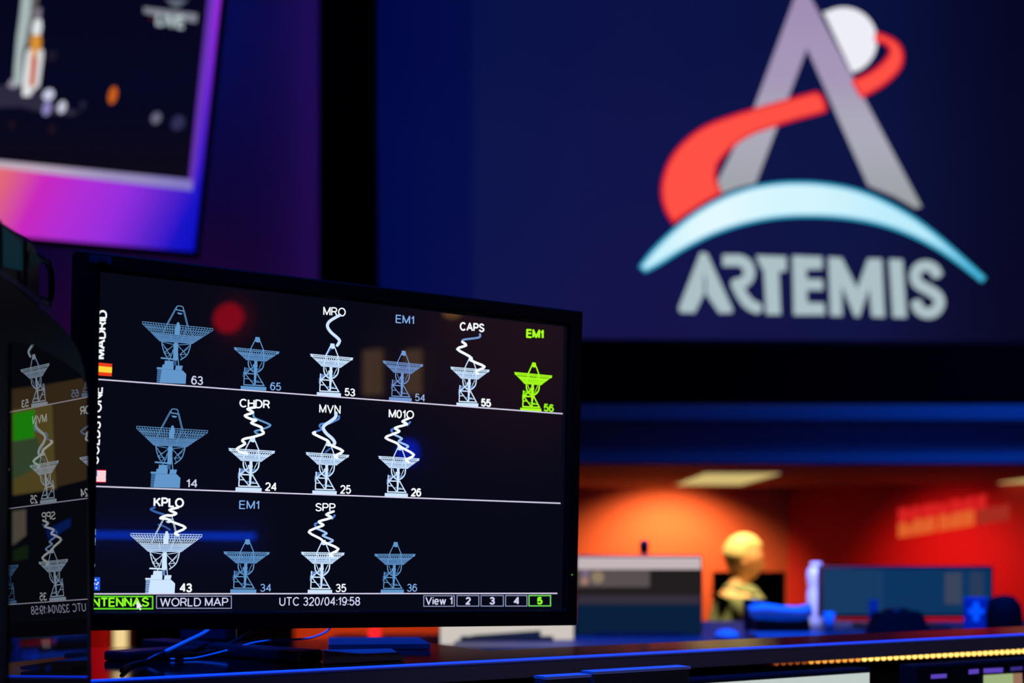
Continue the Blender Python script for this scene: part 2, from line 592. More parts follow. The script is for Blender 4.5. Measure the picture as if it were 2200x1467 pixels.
mL = em('emblem_lettering', (172, 192, 198))
LET = {
    'A': [[(222, 80), (285, 80), (480, 505), (475, 545), (370, 548), (265, 395), (265, 300)], [(222, 80), (265, 80), (265, 395), (190, 545), (75, 543), (58, 500)]],
    'R': ribbon(smooth([(400, 140), (470, 140), (535, 142), (585, 175), (603, 232), (585, 285), (530, 318), (478, 330)], 4), 88) + ribbon(smooth([(505, 318), (545, 400), (600, 470), (660, 502)], 4), 86, True),
    'T': [[(650, 96), (888, 104), (893, 225), (835, 225), (850, 555), (725, 555), (705, 215), (690, 205)]],
    'E': [[(925, 100), (1160, 106), (1165, 210), (1040, 215), (1045, 275), (1165, 278), (1170, 372), (1045, 372), (1050, 455), (1178, 458), (1182, 562), (935, 560)]],
    'M': [[(1198, 112), (1312, 116), (1425, 345), (1500, 122), (1620, 126), (1642, 575), (1530, 572), (1515, 360), (1448, 572), (1400, 572), (1305, 340), (1318, 566), (1215, 564)]],
    'I': [[(1660, 128), (1778, 132), (1808, 578), (1690, 576)]],
    'S': ribbon(smooth([(2040, 262), (2010, 205), (1950, 180), (1890, 200), (1866, 260), (1890, 318), (1965, 362), (2035, 410), (2052, 470), (2015, 528), (1955, 542), (1895, 512), (1872, 448)], 4), 84),
}
for ch in 'ARTEMIS':
    flat('letter', DP, [z8(q if ch in 'RS' else grow(q, -7)) for q in LET[ch]], 0.026, mL, scr)

# ------------------------------------------------------------------ left video wall screen with the rocket picture
LP = Plane(W(440, 540, 9.0), (math.cos(math.radians(8)), math.sin(math.radians(8)), 0), (0, 0, -1))


def zl(pts):
    return [(x / 2.62, y / 2.62) for x, y in pts]


lt = LP.px(150, 545)
left = thing('video_screen', (LP.px(100, 560).x, LP.px(100, 560).y, LP.px(100, 560).z), 'large video screen upper left showing an orange and white rocket at night', 'screen')
outer = [(474, 0), (417, 541), (0, 505), (-520, 463), (-420, -330), (508, -330)]
back = MB()
back.prism(onto(LP, [(508 + 14, -345), (425, 550), (-530, 468), (-432, -345)], 0.0), LP.n * -0.12)
back.build('housing', BLACK2, left)
mFrame = bpy.data.materials.new('frame_picture')
mFrame.use_nodes = True
nt = mFrame.node_tree
nt.nodes.clear()
tc = nt.nodes.new('ShaderNodeTexCoord')
mp = nt.nodes.new('ShaderNodeMapping')
nt.links.new(tc.outputs['Object'], mp.inputs[0])
c0, c1 = LP.px(-20, 345), LP.px(430, 560)
dv = (c1 - c0)
# colours run from orange at the left to blue in the lower right corner of the picture
lo = V(left.location)
g0 = (c0 - lo)
L2 = dv.length_squared
vm = nt.nodes.new('ShaderNodeVectorMath'); vm.operation = 'SUBTRACT'; vm.inputs[1].default_value = g0
nt.links.new(tc.outputs['Object'], vm.inputs[0])
vd = nt.nodes.new('ShaderNodeVectorMath'); vd.operation = 'DOT_PRODUCT'; vd.inputs[1].default_value = dv / L2
nt.links.new(vm.outputs[0], vd.inputs[0])
r = ramp(nt, [(0.0, (230, 120, 105)), (0.10, (222, 98, 128)), (0.24, (200, 40, 190)), (0.40, (176, 46, 214)), (0.58, (150, 46, 222)), (0.74, (92, 36, 206)), (0.86, (26, 20, 200)), (1.0, (0, 14, 190))], vd.outputs['Value'], 'LINEAR')
e = nt.nodes.new('ShaderNodeEmission')
nt.links.new(r.outputs[0], e.inputs[0])
oo = nt.nodes.new('ShaderNodeOutputMaterial')
nt.links.new(e.outputs[0], oo.inputs[0])
mFrame.cycles.emission_sampling = 'NONE'
pic = flat('screen_panel', LP, [outer], 0.006, mFrame, left)
mBd = em_grad('picture_border', 0, [(0, (236, 190, 178)), (0.5, (216, 150, 214)), (0.8, (160, 110, 220)), (1, (118, 92, 204))])
flat('picture_border', LP, [[(-520, 306), (0, 356), (412, 402), (417, 396), (460, 0), (490, -330), (-420, -330)]], 0.010, em_grad('border_purple', 0, [(0, (190, 150, 200)), (0.7, (112, 60, 190)), (0.92, (104, 54, 182)), (1, (92, 48, 170))]), pic)
flat('picture_border_edge', LP, [[(-520, 300), (-520, 318), (0, 360), (414, 410), (412, 386), (0, 344)]], 0.012, em_grad('border_pale', 0, [(0, (200, 190, 180)), (0.6, (190, 172, 190)), (0.85, (150, 140, 190)), (1, (128, 118, 196))]), pic)
vid = flat('video_picture', LP, [[(-520, 294), (0, 345), (406, 385), (446, 0), (480, -330), (-420, -330)]], 0.014, em_grad('night_sky_picture', 2, [(0, (12, 9, 24)), (0.25, (6, 7, 32)), (1, (5, 5, 28))]), pic)


def zr(pts):
    return [(x / 4.888, y / 4.888) for x, y in pts]


def vpoly(name, pts, rgb, c, k=1.0):
    return flat(name, LP, [zr(pts)], c, em('video_%d_%d_%d' % rgb, rgb, k), vid)


vpoly('launch_tower', [(230, -60), (330, -60), (320, 160), (270, 420), (240, 560), (225, 880), (150, 900), (145, 760), (175, 400), (205, 180)], (168, 182, 184), 0.018)
vpoly('launch_tower', [(330, -60), (420, -60), (370, 120), (330, 330), (300, 480), (255, 520), (290, 160)], (96, 94, 92), 0.017)
vpoly('launch_platform', [(-60, 900), (60, 900), (130, 830), (230, 900), (400, 960), (560, 1080), (840, 1180), (760, 1215), (500, 1190), (200, 1120), (-60, 1130)], (44, 40, 62), 0.016)
vpoly('launch_platform', [(75, 900), (110, 840), (160, 800), (230, 800), (230, 900), (130, 930)], (140, 136, 152), 0.017)
vpoly('rocket', [(380, 90), (435, 80), (425, 210), (366, 210)], (128, 124, 140), 0.020)
vpoly('rocket', [(365, 205), (435, 205), (442, 290), (425, 365), (335, 365), (340, 280)], (220, 228, 232), 0.021)
vpoly('rocket', [(340, 360), (425, 360), (436, 430), (430, 520), (380, 900), (310, 900), (320, 500), (315, 430)], (214, 144, 50), 0.020)
vpoly('rocket', [(296, 515), (332, 508), (312, 880), (318, 1010), (235, 1010), (245, 800), (275, 560)], (226, 228, 230), 0.022)
vpoly('rocket', [(385, 540), (455, 515), (455, 600), (415, 900), (345, 960), (320, 1010), (318, 900), (355, 870)], (214, 214, 218), 0.022)
vpoly('rocket', [(330, 600), (392, 600), (362, 905), (306, 905)], (196, 84, 40), 0.0225)
for (x, y, rx, ry, c) in ((510, 995, 60, 62, (200, 204, 228)), (492, 1140, 46, 76, (140, 132, 190)), (650, 1125, 46, 66, (196, 198, 216)), (1185, 1000, 46, 92, (200, 92, 30)), (868, 1105, 34, 44, (34, 34, 62)), (125, 1310, 30, 40, (34, 18, 28)), (545, 1360, 34, 48, (34, 20, 30)), (1640, 1240, 52, 62, (104, 102, 124)), (1870, 1290, 70, 80, (48, 46, 84)), (545, 585, 60, 60, (26, 22, 40))):
    flat('floodlight', LP, [zr([(x + rx * math.cos(a * .3927) + 0.18 * ry * math.sin(-a * .3927), y + ry * math.sin(a * .3927)) for a in range(16)])], 0.019, em('flood_%d_%d_%d' % c, c), vid)


flat('caption_bar', LP, [zl([(810, 40), (1112, 78), (1105, 130), (1040, 118), (1030, 100), (860, 85), (808, 72)])], 0.018, em('caption_grey', (126, 130, 142)), vid)
flat('station_badge', LP, [zl([(930, -10), (1060, -2), (1000, 45), (975, 40)])], 0.018, em('caption_grey2', (92, 100, 116)), vid)
BL, BR, TL = (868 / 2.62, 138 / 2.62), (1032 / 2.62, 160 / 2.62), (872 / 2.62, 72 / 2.62)


def textpx(s, bl, br, h, t=.14, lean=0.02, hr=None, gap=.24, down=None):
    t *= 1.14
    """text polygons between the two baseline ends, h high, in photo positions"""
    hr = h if hr is None else hr
    out = []
    for q in text_polys(s, t, gap):
        o = []
        for a, b in q:
            hh = h + (hr - h) * a
            o.append((bl[0] + (br[0] - bl[0]) * a + lean * hh * b, bl[1] + (br[1] - bl[1]) * a - hh * b))
        out.append(o)
    return out


GL['L'] = (.55, GL['L'][1])
flat('caption', LP, textpx('LIVE', (334, 55), (394, 63), 29, .28, 0.1), 0.020, em('caption_white', (172, 186, 190)), vid)
flat('record_dot', LP, [[(322, 36), (332, 37), (332, 43), (323, 43)]], 0.020, em('caption_red', (80, 16, 22)), vid)


# ================================================================== MAIN MONITOR
def fitquad(q):
    p = [ray(x, y) for x, y in q]
    M = Matrix((p[1], -p[2], p[3])).transposed()
    d = M.inverted() @ p[0]
    P = [p[0], d[0] * p[1], d[1] * p[2], d[2] * p[3]]
    k = 0.518 / (P[1] - P[0]).length
    return [CAMP + x * k for x in P]


QS = [(214, 585), (1209, 700), (1197, 1308), (199, 1312)]
P4 = fitquad(QS)
MP = Plane(P4[0], P4[1] - P4[0], P4[3] - P4[0])
GLASSM = screen_mat('monitor_glass', (8, 9, 22), 1.0, 1.5, 0.0)
cs = [MP.ab(*q) for q in [(214, 585), (1214, 701), (1202, 1309), (199, 1312)]]
sx0, sx1 = (cs[0][0] + cs[3][0]) / 2, (cs[1][0] + cs[2][0]) / 2
sy0, sy1 = (cs[0][1] + cs[1][1]) / 2, (cs[2][1] + cs[3][1]) / 2
FZ = 0.009
cb = [MP.ab(*q, FZ) for q in [(161, 537), (1255, 667), (1238, 1343), (150, 1356)]]
bx0, bx1 = (cb[0][0] + cb[3][0]) / 2, (cb[1][0] + cb[2][0]) / 2
by0, by1 = (cb[0][1] + cb[1][1]) / 2, (cb[2][1] + cb[3][1]) / 2
SHZ = CAMZ - 0.122
mon = thing('desktop_monitor', (W(450, 0, 1.60).x, 1.60, SHZ), 'black widescreen monitor lit up with rows of white and green dish antennas', 'monitor')


def ring(plane, o, i, c0, c1):
    m = MB()
    rects = []
    for (r, c) in ((o, c0), (o, c1), (i, c1), (i, c0)):
        rects.append([plane.at(a, b, c) for a, b in ((r[0], r[2]), (r[1], r[2]), (r[1], r[3]), (r[0], r[3]))])
    pts = [p for r in rects for p in r]
    fs = []
    for k in range(4):
        n = (k + 1) % 4
        for j in range(4):
            fs.append([k * 4 + j, k * 4 + (j + 1) % 4, n * 4 + (j + 1) % 4, n * 4 + j])
    m.add(pts, fs)
    return m


BEZ = pbr('monitor_bezel', (8, 6, 3), 0.55, spec=.08)
ring(MP, (bx0, bx1, by0, by1), (sx0 - .0005, sx1 + .003, sy0 - .0005, sy1 + .0005), -0.012, FZ).build('bezel', BEZ, mon, 0.0022)
shell = MB()
o1 = [MP.at(a, b, -0.012) for a, b in ((bx0 + .002, by0 + .002), (bx1 - .002, by0 + .002), (bx1 - .002, by1 - .002), (bx0 + .002, by1 - .002))]
o2 = [MP.at(a, b, -0.052) for a, b in ((bx0 + .05, by0 + .05), (bx1 - .05, by0 + .05), (bx1 - .05, by1 - .05), (bx0 + .05, by1 - .05))]
shell.add(o1 + o2, [(0, 1, 5, 4), (1, 2, 6, 5), (2, 3, 7, 6), (3, 0, 4, 7), (4, 5, 6, 7), (3, 2, 1, 0)])
shell.build('back_shell', BLACK, mon)
scrm = MB().poly([MP.at(sx0 - .0005, sy0 - .0005), MP.at(sx1 + .003, sy0 - .0005), MP.at(sx1 + .003, sy1 + .0005), MP.at(sx0 - .0005, sy1 + .0005)]).build('screen', GLASSM, mon)
# small tag and power light on the bezel
stk = flat('sticker', MP, [[(192, 546.5), (240, 551), (239.5, 568), (192, 563.5)]], FZ + .0004, pbr('tag_grey', (84, 66, 78), 0.7, spec=.2), mon)
flat('sticker_mark', MP, [[(196, 553.5), (200.5, 554), (200.5, 561.5), (196, 561)], [(209, 553), (232, 555.5), (232, 563), (209, 560.5)]], FZ + .0006, pbr('tag_dark', (40, 30, 40), 0.6), stk)
flat('power_light', MP, [[(1229 + 2 * math.cos(a * .785), 1234.5 + 2.2 * math.sin(a * .785)) for a in range(8)]], FZ + .0004, em('power_green', (70, 130, 20)), mon)

# ---- the picture on the monitor
C1, C2, C3, C4 = 0.0003, 0.0005, 0.0007, 0.0009
mBright = em('icon_white', (206, 230, 255))
mPale = em('icon_pale', (160, 198, 244))
mDim = em('icon_blue', (98, 150, 202))
mDimD = em('icon_blue_deep', (52, 86, 132))
mDim2 = em('icon_steel', (116, 150, 208))
mBrD = em('icon_white_deep', (96, 130, 186))
mGreen = em('icon_green', (170, 255, 30))
mGreenD = em('icon_green_deep', (90, 190, 10))
mText = em('text_white', (246, 252, 255))
mTextB = em('text_blue', (128, 172, 232))
mTextL = em('text_lilac', (206, 208, 240))
mLine = em('line_white', (212, 206, 232))


def affine(rl, rr, base, x_c, w, y_rim, y_base):
    """icon drawing -> photo positions: rl/rr are the ends of the dish rim, base the middle of the foot"""
    ux, uy = (rr[0] - rl[0]) / w, (rr[1] - rl[1]) / w
    cx, cy = (rl[0] + rr[0]) / 2, (rl[1] + rr[1]) / 2
    vx, vy = (base[0] - cx), (base[1] - cy)
    H = y_base - y_rim

    def f(x, y):
        t = (y - y_rim) / H
        return (cx + ux * (x - x_c) + vx * t, cy + uy * (x - x_c) * (1 - .55 * max(0, min(1, t))) + vy * t)
    return f


def icon34(rl, rr, base, m_hi, m_lo, fat=1.0):
    """34 m dish drawing: solid parts and open framework"""
    f = affine(rl, rr, base, 341, 593, 805, 1372)
    hi, lo = [], []
    k = 9 * fat

    def ln(*p, w=10):
        hi.extend(ribbon(list(p), w * fat, True))
    lo.append([(112, 862), (566, 866), (466, 962), (212, 962)])
    ln((46, 804), (636, 806), w=9); ln((52, 830), (630, 832), w=9); hi.append([(44, 800), (74, 802), (96, 842), (60, 832)]); hi.append([(638, 802), (608, 802), (588, 842), (628, 834)])
    for i in range(16):
        a = 60 + 35 * i
        ln((a, 806), (a + 18, 830), (a + 35, 806), w=6)
    for i in range(19):                       # lattice of the reflector
        a = i / 18
        ln((60 + 562 * a, 830), (216 + 248 * a, 960), w=5)
        if i < 18: ln((60 + 562 * a, 830), (136 + 406 * (a + .028), 895), (60 + 562 * (a + .055), 830), w=4)
    for yy in (862, 890, 914, 934, 952):
        t = (yy - 802) / 160
        ln((44 + 168 * t, yy), (638 - 172 * t, yy), w=4 + 5 * t)
    ln((330, 640), (262, 800), (238, 930), w=13)
    ln((384, 690), (430, 800), (440, 930), w=13)
    ln((296, 900), (258, 806), w=6); ln((385, 920), (420, 810), w=6)
    hi.append([(318, 628), (372, 628), (386, 690), (352, 704), (312, 690)])
    # yoke and hub
    hi.extend(ribbon(smooth([(238, 965), (246, 1040), (285, 1098), (340, 1122), (395, 1098), (434, 1040), (442, 965)], 4), 15 * fat))
    lo.append([(262, 1068), (424, 1062), (395, 1100), (340, 1120), (285, 1100)])
    ln((262, 975), (292, 1060), w=8); ln((418, 975), (384, 1055), w=8)
    hi.append([(318, 960), (356, 960), (358, 1070), (346, 1290), (326, 1290), (318, 1070)])
    hi.append([(300, 1012), (362, 1012), (362, 1040), (300, 1040)])
    # alidade
    lo.append([(194, 1064), (256, 1068), (250, 1138), (198, 1142)])
    ln((196, 1066), (194, 1302), w=13)
    ln((322, 1040), (204, 1142), w=13); ln((204, 1146), (366, 1144), w=15)
    ln((204, 1150), (328, 1298), w=12); ln((366, 1150), (456, 1300), w=14)
    ln((196, 1216), (258, 1216), w=11); ln((194, 1302), (460, 1302), w=15); ln((345, 1256), (430, 1256), w=11)
    ln((330, 1298), (350, 1150), w=11)
    lo.append([(176, 1122), (190, 1122), (190, 1200), (176, 1200)])
    lo.append([(290, 1232), (388, 1232), (388, 1250), (290, 1250)])
    hi.append([(154, 1320), (488, 1320), (488, 1372), (154, 1372)])
    return [[f(*p) for p in q] for q in hi], [[f(*p) for p in q] for q in lo]


def icon70(rl, rr, base, m_hi, m_lo, fat=1.0):
    f = affine(rl, rr, base, 534, 938, 592, 1375)
    hi, lo = [], []

    def ln(*p, w=10):
        hi.extend(ribbon(list(p), w * fat, True))
    lo.append([(210, 726), (856, 726), (742, 818), (308, 818)])
    for (yy, w) in ((578, 8), (606, 7), (640, 6), (676, 6), (712, 7), (740, 7), (764, 8), (788, 9), (810, 10)):
        t = max(0, (yy - 606) / 209)
        ln((66 + 242 * t, yy), (1002 - 262 * t, yy), w=w)
    for i in range(27):
        a = i / 26
        ln((66 + 936 * a, 580), (72 + 924 * a, 610), w=6)
        ln((72 + 924 * a, 610), (310 + 430 * a, 815), w=6)
        if i < 26:
            b = (i + 1) / 26
            ln((72 + 924 * a, 610), (150 + 768 * b, 675), (231 + 597 * a, 745), w=5)
    hi.append([(526, 540), (550, 540), (562, 580), (568, 640), (568, 714), (502, 714), (500, 640), (514, 580)])
    # tripod to the subreflector
    for dx in (-8, 9):
        ln((500 + dx, 345), (392 + dx, 585), w=6); ln((603 + dx, 372), (668 + dx, 588), w=6)
    for i in range(8):
        t = i / 8
        ln((494 - 108 * t, 350 + 240 * t), (506 - 112 * (t + .1), 350 + 240 * (t + .1)), w=5)
        ln((598 + 66 * t, 372 + 216 * t), (612 + 66 * (t + .1), 372 + 216 * (t + .1)), w=5)
    ln((388, 590), (345, 700), w=7); ln((425, 590), (460, 780), w=6); ln((660, 600), (600, 780), w=6); ln((690, 610), (740, 700), w=6)
    hi.extend(ribbon(smooth([(502, 350), (512, 322), (550, 316), (588, 326), (602, 370)], 4), 13 * fat))
    ln((505, 370), (600, 380), w=16)
    hi.append([(515, 405), (590, 412), (575, 428), (550, 432), (528, 424)])
    # backup structure
    hi.extend(ribbon(smooth([(334, 818), (350, 890), (376, 960), (412, 1020)], 4), 14 * fat))
    hi.extend(ribbon(smooth([(720, 818), (706, 900), (676, 980), (596, 1052)], 4), 15 * fat))
    ln((340, 822), (505, 848), w=9); ln((552, 848), (722, 822), w=9)
    ln((352, 848), (468, 1012), w=10); ln((500, 856), (372, 968), w=10); ln((560, 862), (668, 968), w=10); ln((702, 845), (585, 980), w=10)
    ln((378, 970), (462, 972), w=8); ln((462, 972), (420, 1030), w=8); ln((590, 975), (668, 968), w=8); ln((590, 975), (622, 1030), w=8)
    ln((376, 900), (432, 920), w=7); ln((640, 930), (690, 880), w=7)
    hi.append([(500, 820), (552, 820), (558, 900), (556, 1060), (500, 1060), (496, 900)])
    ln((490, 920), (478, 985), (442, 1070), w=12); ln((552, 930), (560, 1010), (578, 1128), w=13)
    lo.append([(505, 1060), (546, 1060), (546, 1130), (505, 1130)])
    hi.append([(336, 1030), (500, 1036), (500, 1056), (336, 1050)])
    hi.append([(392, 1072), (504, 1072), (504, 1128), (388, 1128)])
    hi.append([(364, 1128), (512, 1128), (512, 1190), (360, 1190)])
    hi.append([(540, 1130), (632, 1128), (622, 1190), (536, 1190)])
    hi.append([(290, 1168), (362, 1168), (362, 1192), (290, 1192)])
    hi.append([(356, 1192), (634, 1192), (684, 1240), (684, 1375), (340, 1375)])
    lo.append([(300, 1192), (356, 1192), (342, 1375), (300, 1375)])
    for yy in (1210, 1240, 1270, 1300, 1330, 1360):
        ln((300, yy), (350, yy), w=6)
    return [[f(*p) for p in q] for q in hi], [[f(*p) for p in q] for q in lo]


def two_tone(name, polys_hi, polys_lo, m_hi, m_lo, parent, c=C1, label=None):
    m = MB()
    for q in polys_lo:
        m.poly(onto(MP, q, c))
    n = len(m.f)
    for q in polys_hi:
        m.poly(onto(MP, q, c + .0001))
    o = m.build(name, m_lo, parent)
    o.data.materials.append(m_hi)
    for i, p in enumerate(o.data.polygons):
        if i >= n: p.material_index = 1
    if label: o['label'] = label
    return o


D34 = [((666.6, 760.7), (758.7, 769), (709.5, 851.5), 'w'), ((822.4, 775.1), (909.1, 783.3), (863, 861.8), 's'),
       ((968.1, 788.5), (1051.6, 794.9), (1006.8, 873.2), 'w'), ((1105.5, 800.1), (1186, 807.4), (1143, 884.3), 'g'),
       ((502.6, 746.6), (600.3, 755.7), (547.7, 838.2), 'd'), ((491.2, 963.2), (590.6, 969.2), (537.3, 1055.8), 'w'),
       ((657.2, 972), (750, 977.7), (700.2, 1062.2), 'w'), ((813.2, 980.2), (901.2, 985.4), (854.2, 1067.5), 'w'),
       ((480.5, 1185.3), (579.3, 1186.4), (526, 1274.1), 'd'), ((647, 1186.2), (740, 1187.8), (690.3, 1275), 'w'),
       ((804.6, 1190.4), (892.5, 1190.4), (845.6, 1274.1), 'd')]
TONES = {'w': (mBright, mBrD, 1.15), 's': (mDim2, em('icon_steel_deep', (64, 78, 112)), .9), 'd': (mDim, mDimD, .9), 'g': (mGreen, mGreenD, 1.5)}
for rl, rr, b, t in D34:
    hi, lo = icon34(rl, rr, b, None, None, TONES[t][2])
    two_tone('antenna_icon', hi, lo, TONES[t][0], TONES[t][1], scrm)
for rl, rr, b, t in [((305.8, 693), (457.7, 708), (374.5, 823.5), 'd'), ((293.1, 917.7), (446.5, 927.2), (361.6, 1047.5), 'd'), ((280.6, 1148), (434.1, 1150.5), (350.4, 1275), 'w')]:
    hi, lo = icon70(rl, rr, b, None, None, .85)
    two_tone('antenna_icon', hi, lo, TONES[t][0], TONES[t][1], scrm)


def sc(pts, k, ox, oy):
    return [(ox + x / k, oy + y / k) for x, y in pts]


def trace(pts, w, mat, c, n=4):
    m = MB()
    for q in ribbon(smooth(pts, n), w, True):
        m.poly(onto(MP, q, c))
    return m.build('signal_trace', mat, scrm)


low = [(490, 245), (390, 288), (460, 330), (288, 385), (350, 432), (250, 472), (152, 530), (310, 620), (360, 665), (555, 760), (440, 832), (478, 862)]
K = 6.379
trace(sc([(575, 235), (440, 315), (405, 385), (450, 465), (535, 540), (572, 590), (540, 650)], K, 640, 640), 6.4, mBright, C3)
trace(sc([(460, 690), (430, 715), (400, 760), (390, 785)], K, 640, 640), 5, em('trace_deep', (58, 96, 170)), C1 - .0001)
trace(sc([(430, 265), (452, 320), (640, 400), (668, 432), (560, 480), (448, 512), (520, 560)], 6.671, 480, 850), 4.2, mDim, C2, 3)
trace(sc([(460, 165), (345, 190), (425, 238), (308, 285), (400, 335), (470, 350), (400, 390), (545, 452), (545, 490), (575, 540), (430, 590), (310, 615), (270, 645), (310, 690), (195, 758), (245, 808), (345, 828)], 6.671, 480, 850), 5.4, mText, C4, 3)
trace(sc([(590, 225), (585, 265), (545, 285), (450, 330), (350, 335), (310, 362), (335, 415), (240, 450)], 6.671, 640, 860), 4.4, em('trace_mid', (84, 124, 200)), C2)
trace(sc([(545, 180), (540, 235), (480, 290), (385, 355), (365, 405), (410, 475), (490, 545), (528, 605), (510, 640)], 6.671, 640, 860), 7, mBright, C3)
trace(sc([(245, 455), (222, 475), (340, 535), (430, 580), (470, 640), (645, 725), (530, 795), (565, 825)], 6.671, 640, 860), 5.6, mText, C4, 3)
trace(sc([(460, 690), (400, 740)], 6.671, 640, 860), 4, em('trace_deep', (58, 96, 170)), C1 - .0001)
trace(sc([(290, 415), (425, 480), (375, 520), (510, 585), (490, 612)], 6.671, 800, 870), 4.2, mPale, C2, 3)
trace(sc([(540, 245), (500, 290)], 6.671, 800, 870), 4.4, em('trace_mid', (84, 124, 200)), C2)
trace(sc([(300, 340), (272, 362), (300, 410)], 6.671, 800, 870), 4.4, em('trace_mid', (84, 124, 200)), C2)
trace(sc([(525, 190), (432, 235), (495, 275), (325, 328), (388, 375), (290, 418), (190, 470), (350, 545), (405, 600), (595, 712), (485, 782), (518, 815)], 6.671, 800, 870), 5.2, mText, C4, 3)
trace(sc([(255, 478), (395, 545), (340, 578), (478, 640), (430, 672)], K, 640, 1060), 4.4, mPale, C2, 3)
trace(sc([(505, 300), (470, 345)], K, 640, 1060), 4.6, em('trace_mid', (84, 124, 200)), C2)
trace(sc([(262, 405), (232, 425), (262, 475)], K, 640, 1060), 4.6, em('trace_mid', (84, 124, 200)), C2)
trace(sc(low, K, 640, 1060), 5.2, mText, C4, 3)
trace(sc([(380, 245), (328, 268), (400, 305), (500, 335)], 6.111, 270, 1050), 4.6, em('trace_deep', (58, 96, 170)), C1 - .0001, 3)
trace(sc([(430, 470), (500, 490), (580, 535)], 6.111, 270, 1050), 3.6, em('trace_deep', (58, 96, 170)), C1 - .0001, 3)
trace(sc([(690, 245), (575, 278), (665, 322), (590, 352), (530, 350), (455, 385), (545, 395), (570, 415), (640, 445), (785, 510), (650, 580), (690, 605)], 6.111, 270, 1050), 5.2, mText, C4, 3)
trace(sc([(1345, 405), (1335, 430), (1225, 445), (1215, 462)], 3.4375, 640, 600), 4.4, mDim2, C3, 3)
trace(sc([(1215, 462), (1242, 488), (1178, 515), (1270, 570), (1292, 605), (1378, 645), (1318, 678), (1330, 698)], 3.4375, 640, 600), 5.4, mText, C4, 3)


def cap(s, bl, br, h, mat=mText, t=.15, c=C2, hr=None, lean=.02, gap=.24, name='caption'):
    return flat(name, MP, textpx(s, bl, br, h, t, lean, hr, gap), c, mat, scrm)


cap('MRO', (694.4, 677.3), (742.7, 680.2), 18.8, t=.14)
cap('EM1', (850, 693.7), (889.4, 696.9), 18, mTextB, .13)
cap('CAPS', (987.6, 710), (1040.6, 714), 18.8, t=.2)
cap('EM1', (1130.2, 725.7), (1168, 728.2), 19.6, mGreen, .24)
cap('CHDR', (514.2, 874.7), (579.7, 878.4), 18.8, t=.17)
cap('MVN', (685.7, 887), (731.7, 889.2), 19, t=.14)
cap('M01O', (834.9, 897.4), (889.5, 900.2), 18.4, t=.16)
cap('KPLO', (329.7, 1088.5), (395.2, 1090.6), 20.8, t=.2)
cap('EM1', (513.8, 1093.2), (556.6, 1094.2), 18.4, mTextB, .12)
cap('SPP', (677.6, 1098.4), (720.7, 1099.2), 18.2, t=.15)
for s, x0, x1, y0, y1, h, m, t in [('63', 410.7, 436, 825.7, 827.2, 18.8, mTextL, .14), ('65', 580.3, 603.6, 838, 839.4, 17.2, mTextB, .13),
                                   ('53', 740.3, 763, 850, 852, 17, mText, .17), ('54', 891.6, 912.6, 861.2, 863.3, 16, em('text_steel', (150, 176, 226)), .13),
                                   ('55', 1033.3, 1055, 872.9, 875, 17.6, mText, .22), ('56', 1168, 1189.8, 883.6, 885.7, 17, em('text_green', (150, 240, 20)), .22),
                                   ('14', 400.4, 423.4, 1047, 1047.8, 18.2, mTextL, .13), ('24', 569.2, 593.5, 1054.3, 1055.2, 18.6, mText, .17),
                                   ('25', 730.7, 753.9, 1060.6, 1061, 19, mText, .16), ('26', 882.7, 905, 1066.4, 1066.9, 18.2, mText, .2),
                                   ('43', 385.9, 412.4, 1272.2, 1272.4, 19.6, mText, .2), ('34', 559, 582, 1271, 1271.2, 17, mTextB, .12),
                                   ('35', 721, 743.8, 1272, 1272, 18, mText, .15), ('36', 874.5, 896, 1271, 1271, 17, mTextB, .12)]:
    cap(s, (x0, y0), (x1, y1), h, m, t, gap=.22)


def captv(s, b0, b1, h, mat, t):
    """text running up the screen edge: baseline from b0 (bottom) to b1 (top), letters h wide to the left"""
    out = []
    for q in text_polys(s, t * 1.18):
        out.append([(b0[0] + (b1[0] - b0[0]) * a - h * b, b0[1] + (b1[1] - b0[1]) * a - .01 * h * b) for a, b in q])
    return flat('caption', MP, out, C2, mat, scrm)


captv('MADRID', (224.6, 771.5), (230.6, 666), 19.5, mText, .19)
captv('GOLDSTONE', (212, 999), (221.2, 832), 19.5, mText, .17)
captv('CANBERRA', (203.8, 1224), (207, 1080), 19.5, em('text_cyan', (150, 205, 250)), .17)
for a, b, c, d in (((199, 812.5), (1209, 887.3), (1209, 890), (199, 815.2)), ((199, 1043), (1204, 1079.6), (1204, 1082.3), (199, 1045.8)), ((199, 1274.2), (1197.5, 1273.2), (1197.5, 1275.8), (199, 1277))):
    flat('divider_line', MP, [[a, b, c, d]], C2, mLine, scrm)


def frame_px(x0, x1, y0, y1, w, mat, name='button_frame'):
    return flat(name, MP, [[(x0, y0), (x1, y0), (x1, y0 + w), (x0, y0 + w)], [(x0, y1 - w), (x1, y1 - w), (x1, y1), (x0, y1)],
                           [(x0, y0), (x0 + w, y0), (x0 + w, y1), (x0, y1)], [(x1 - w, y0), (x1, y0), (x1, y1), (x1 - w, y1)]], C2, mat, scrm)


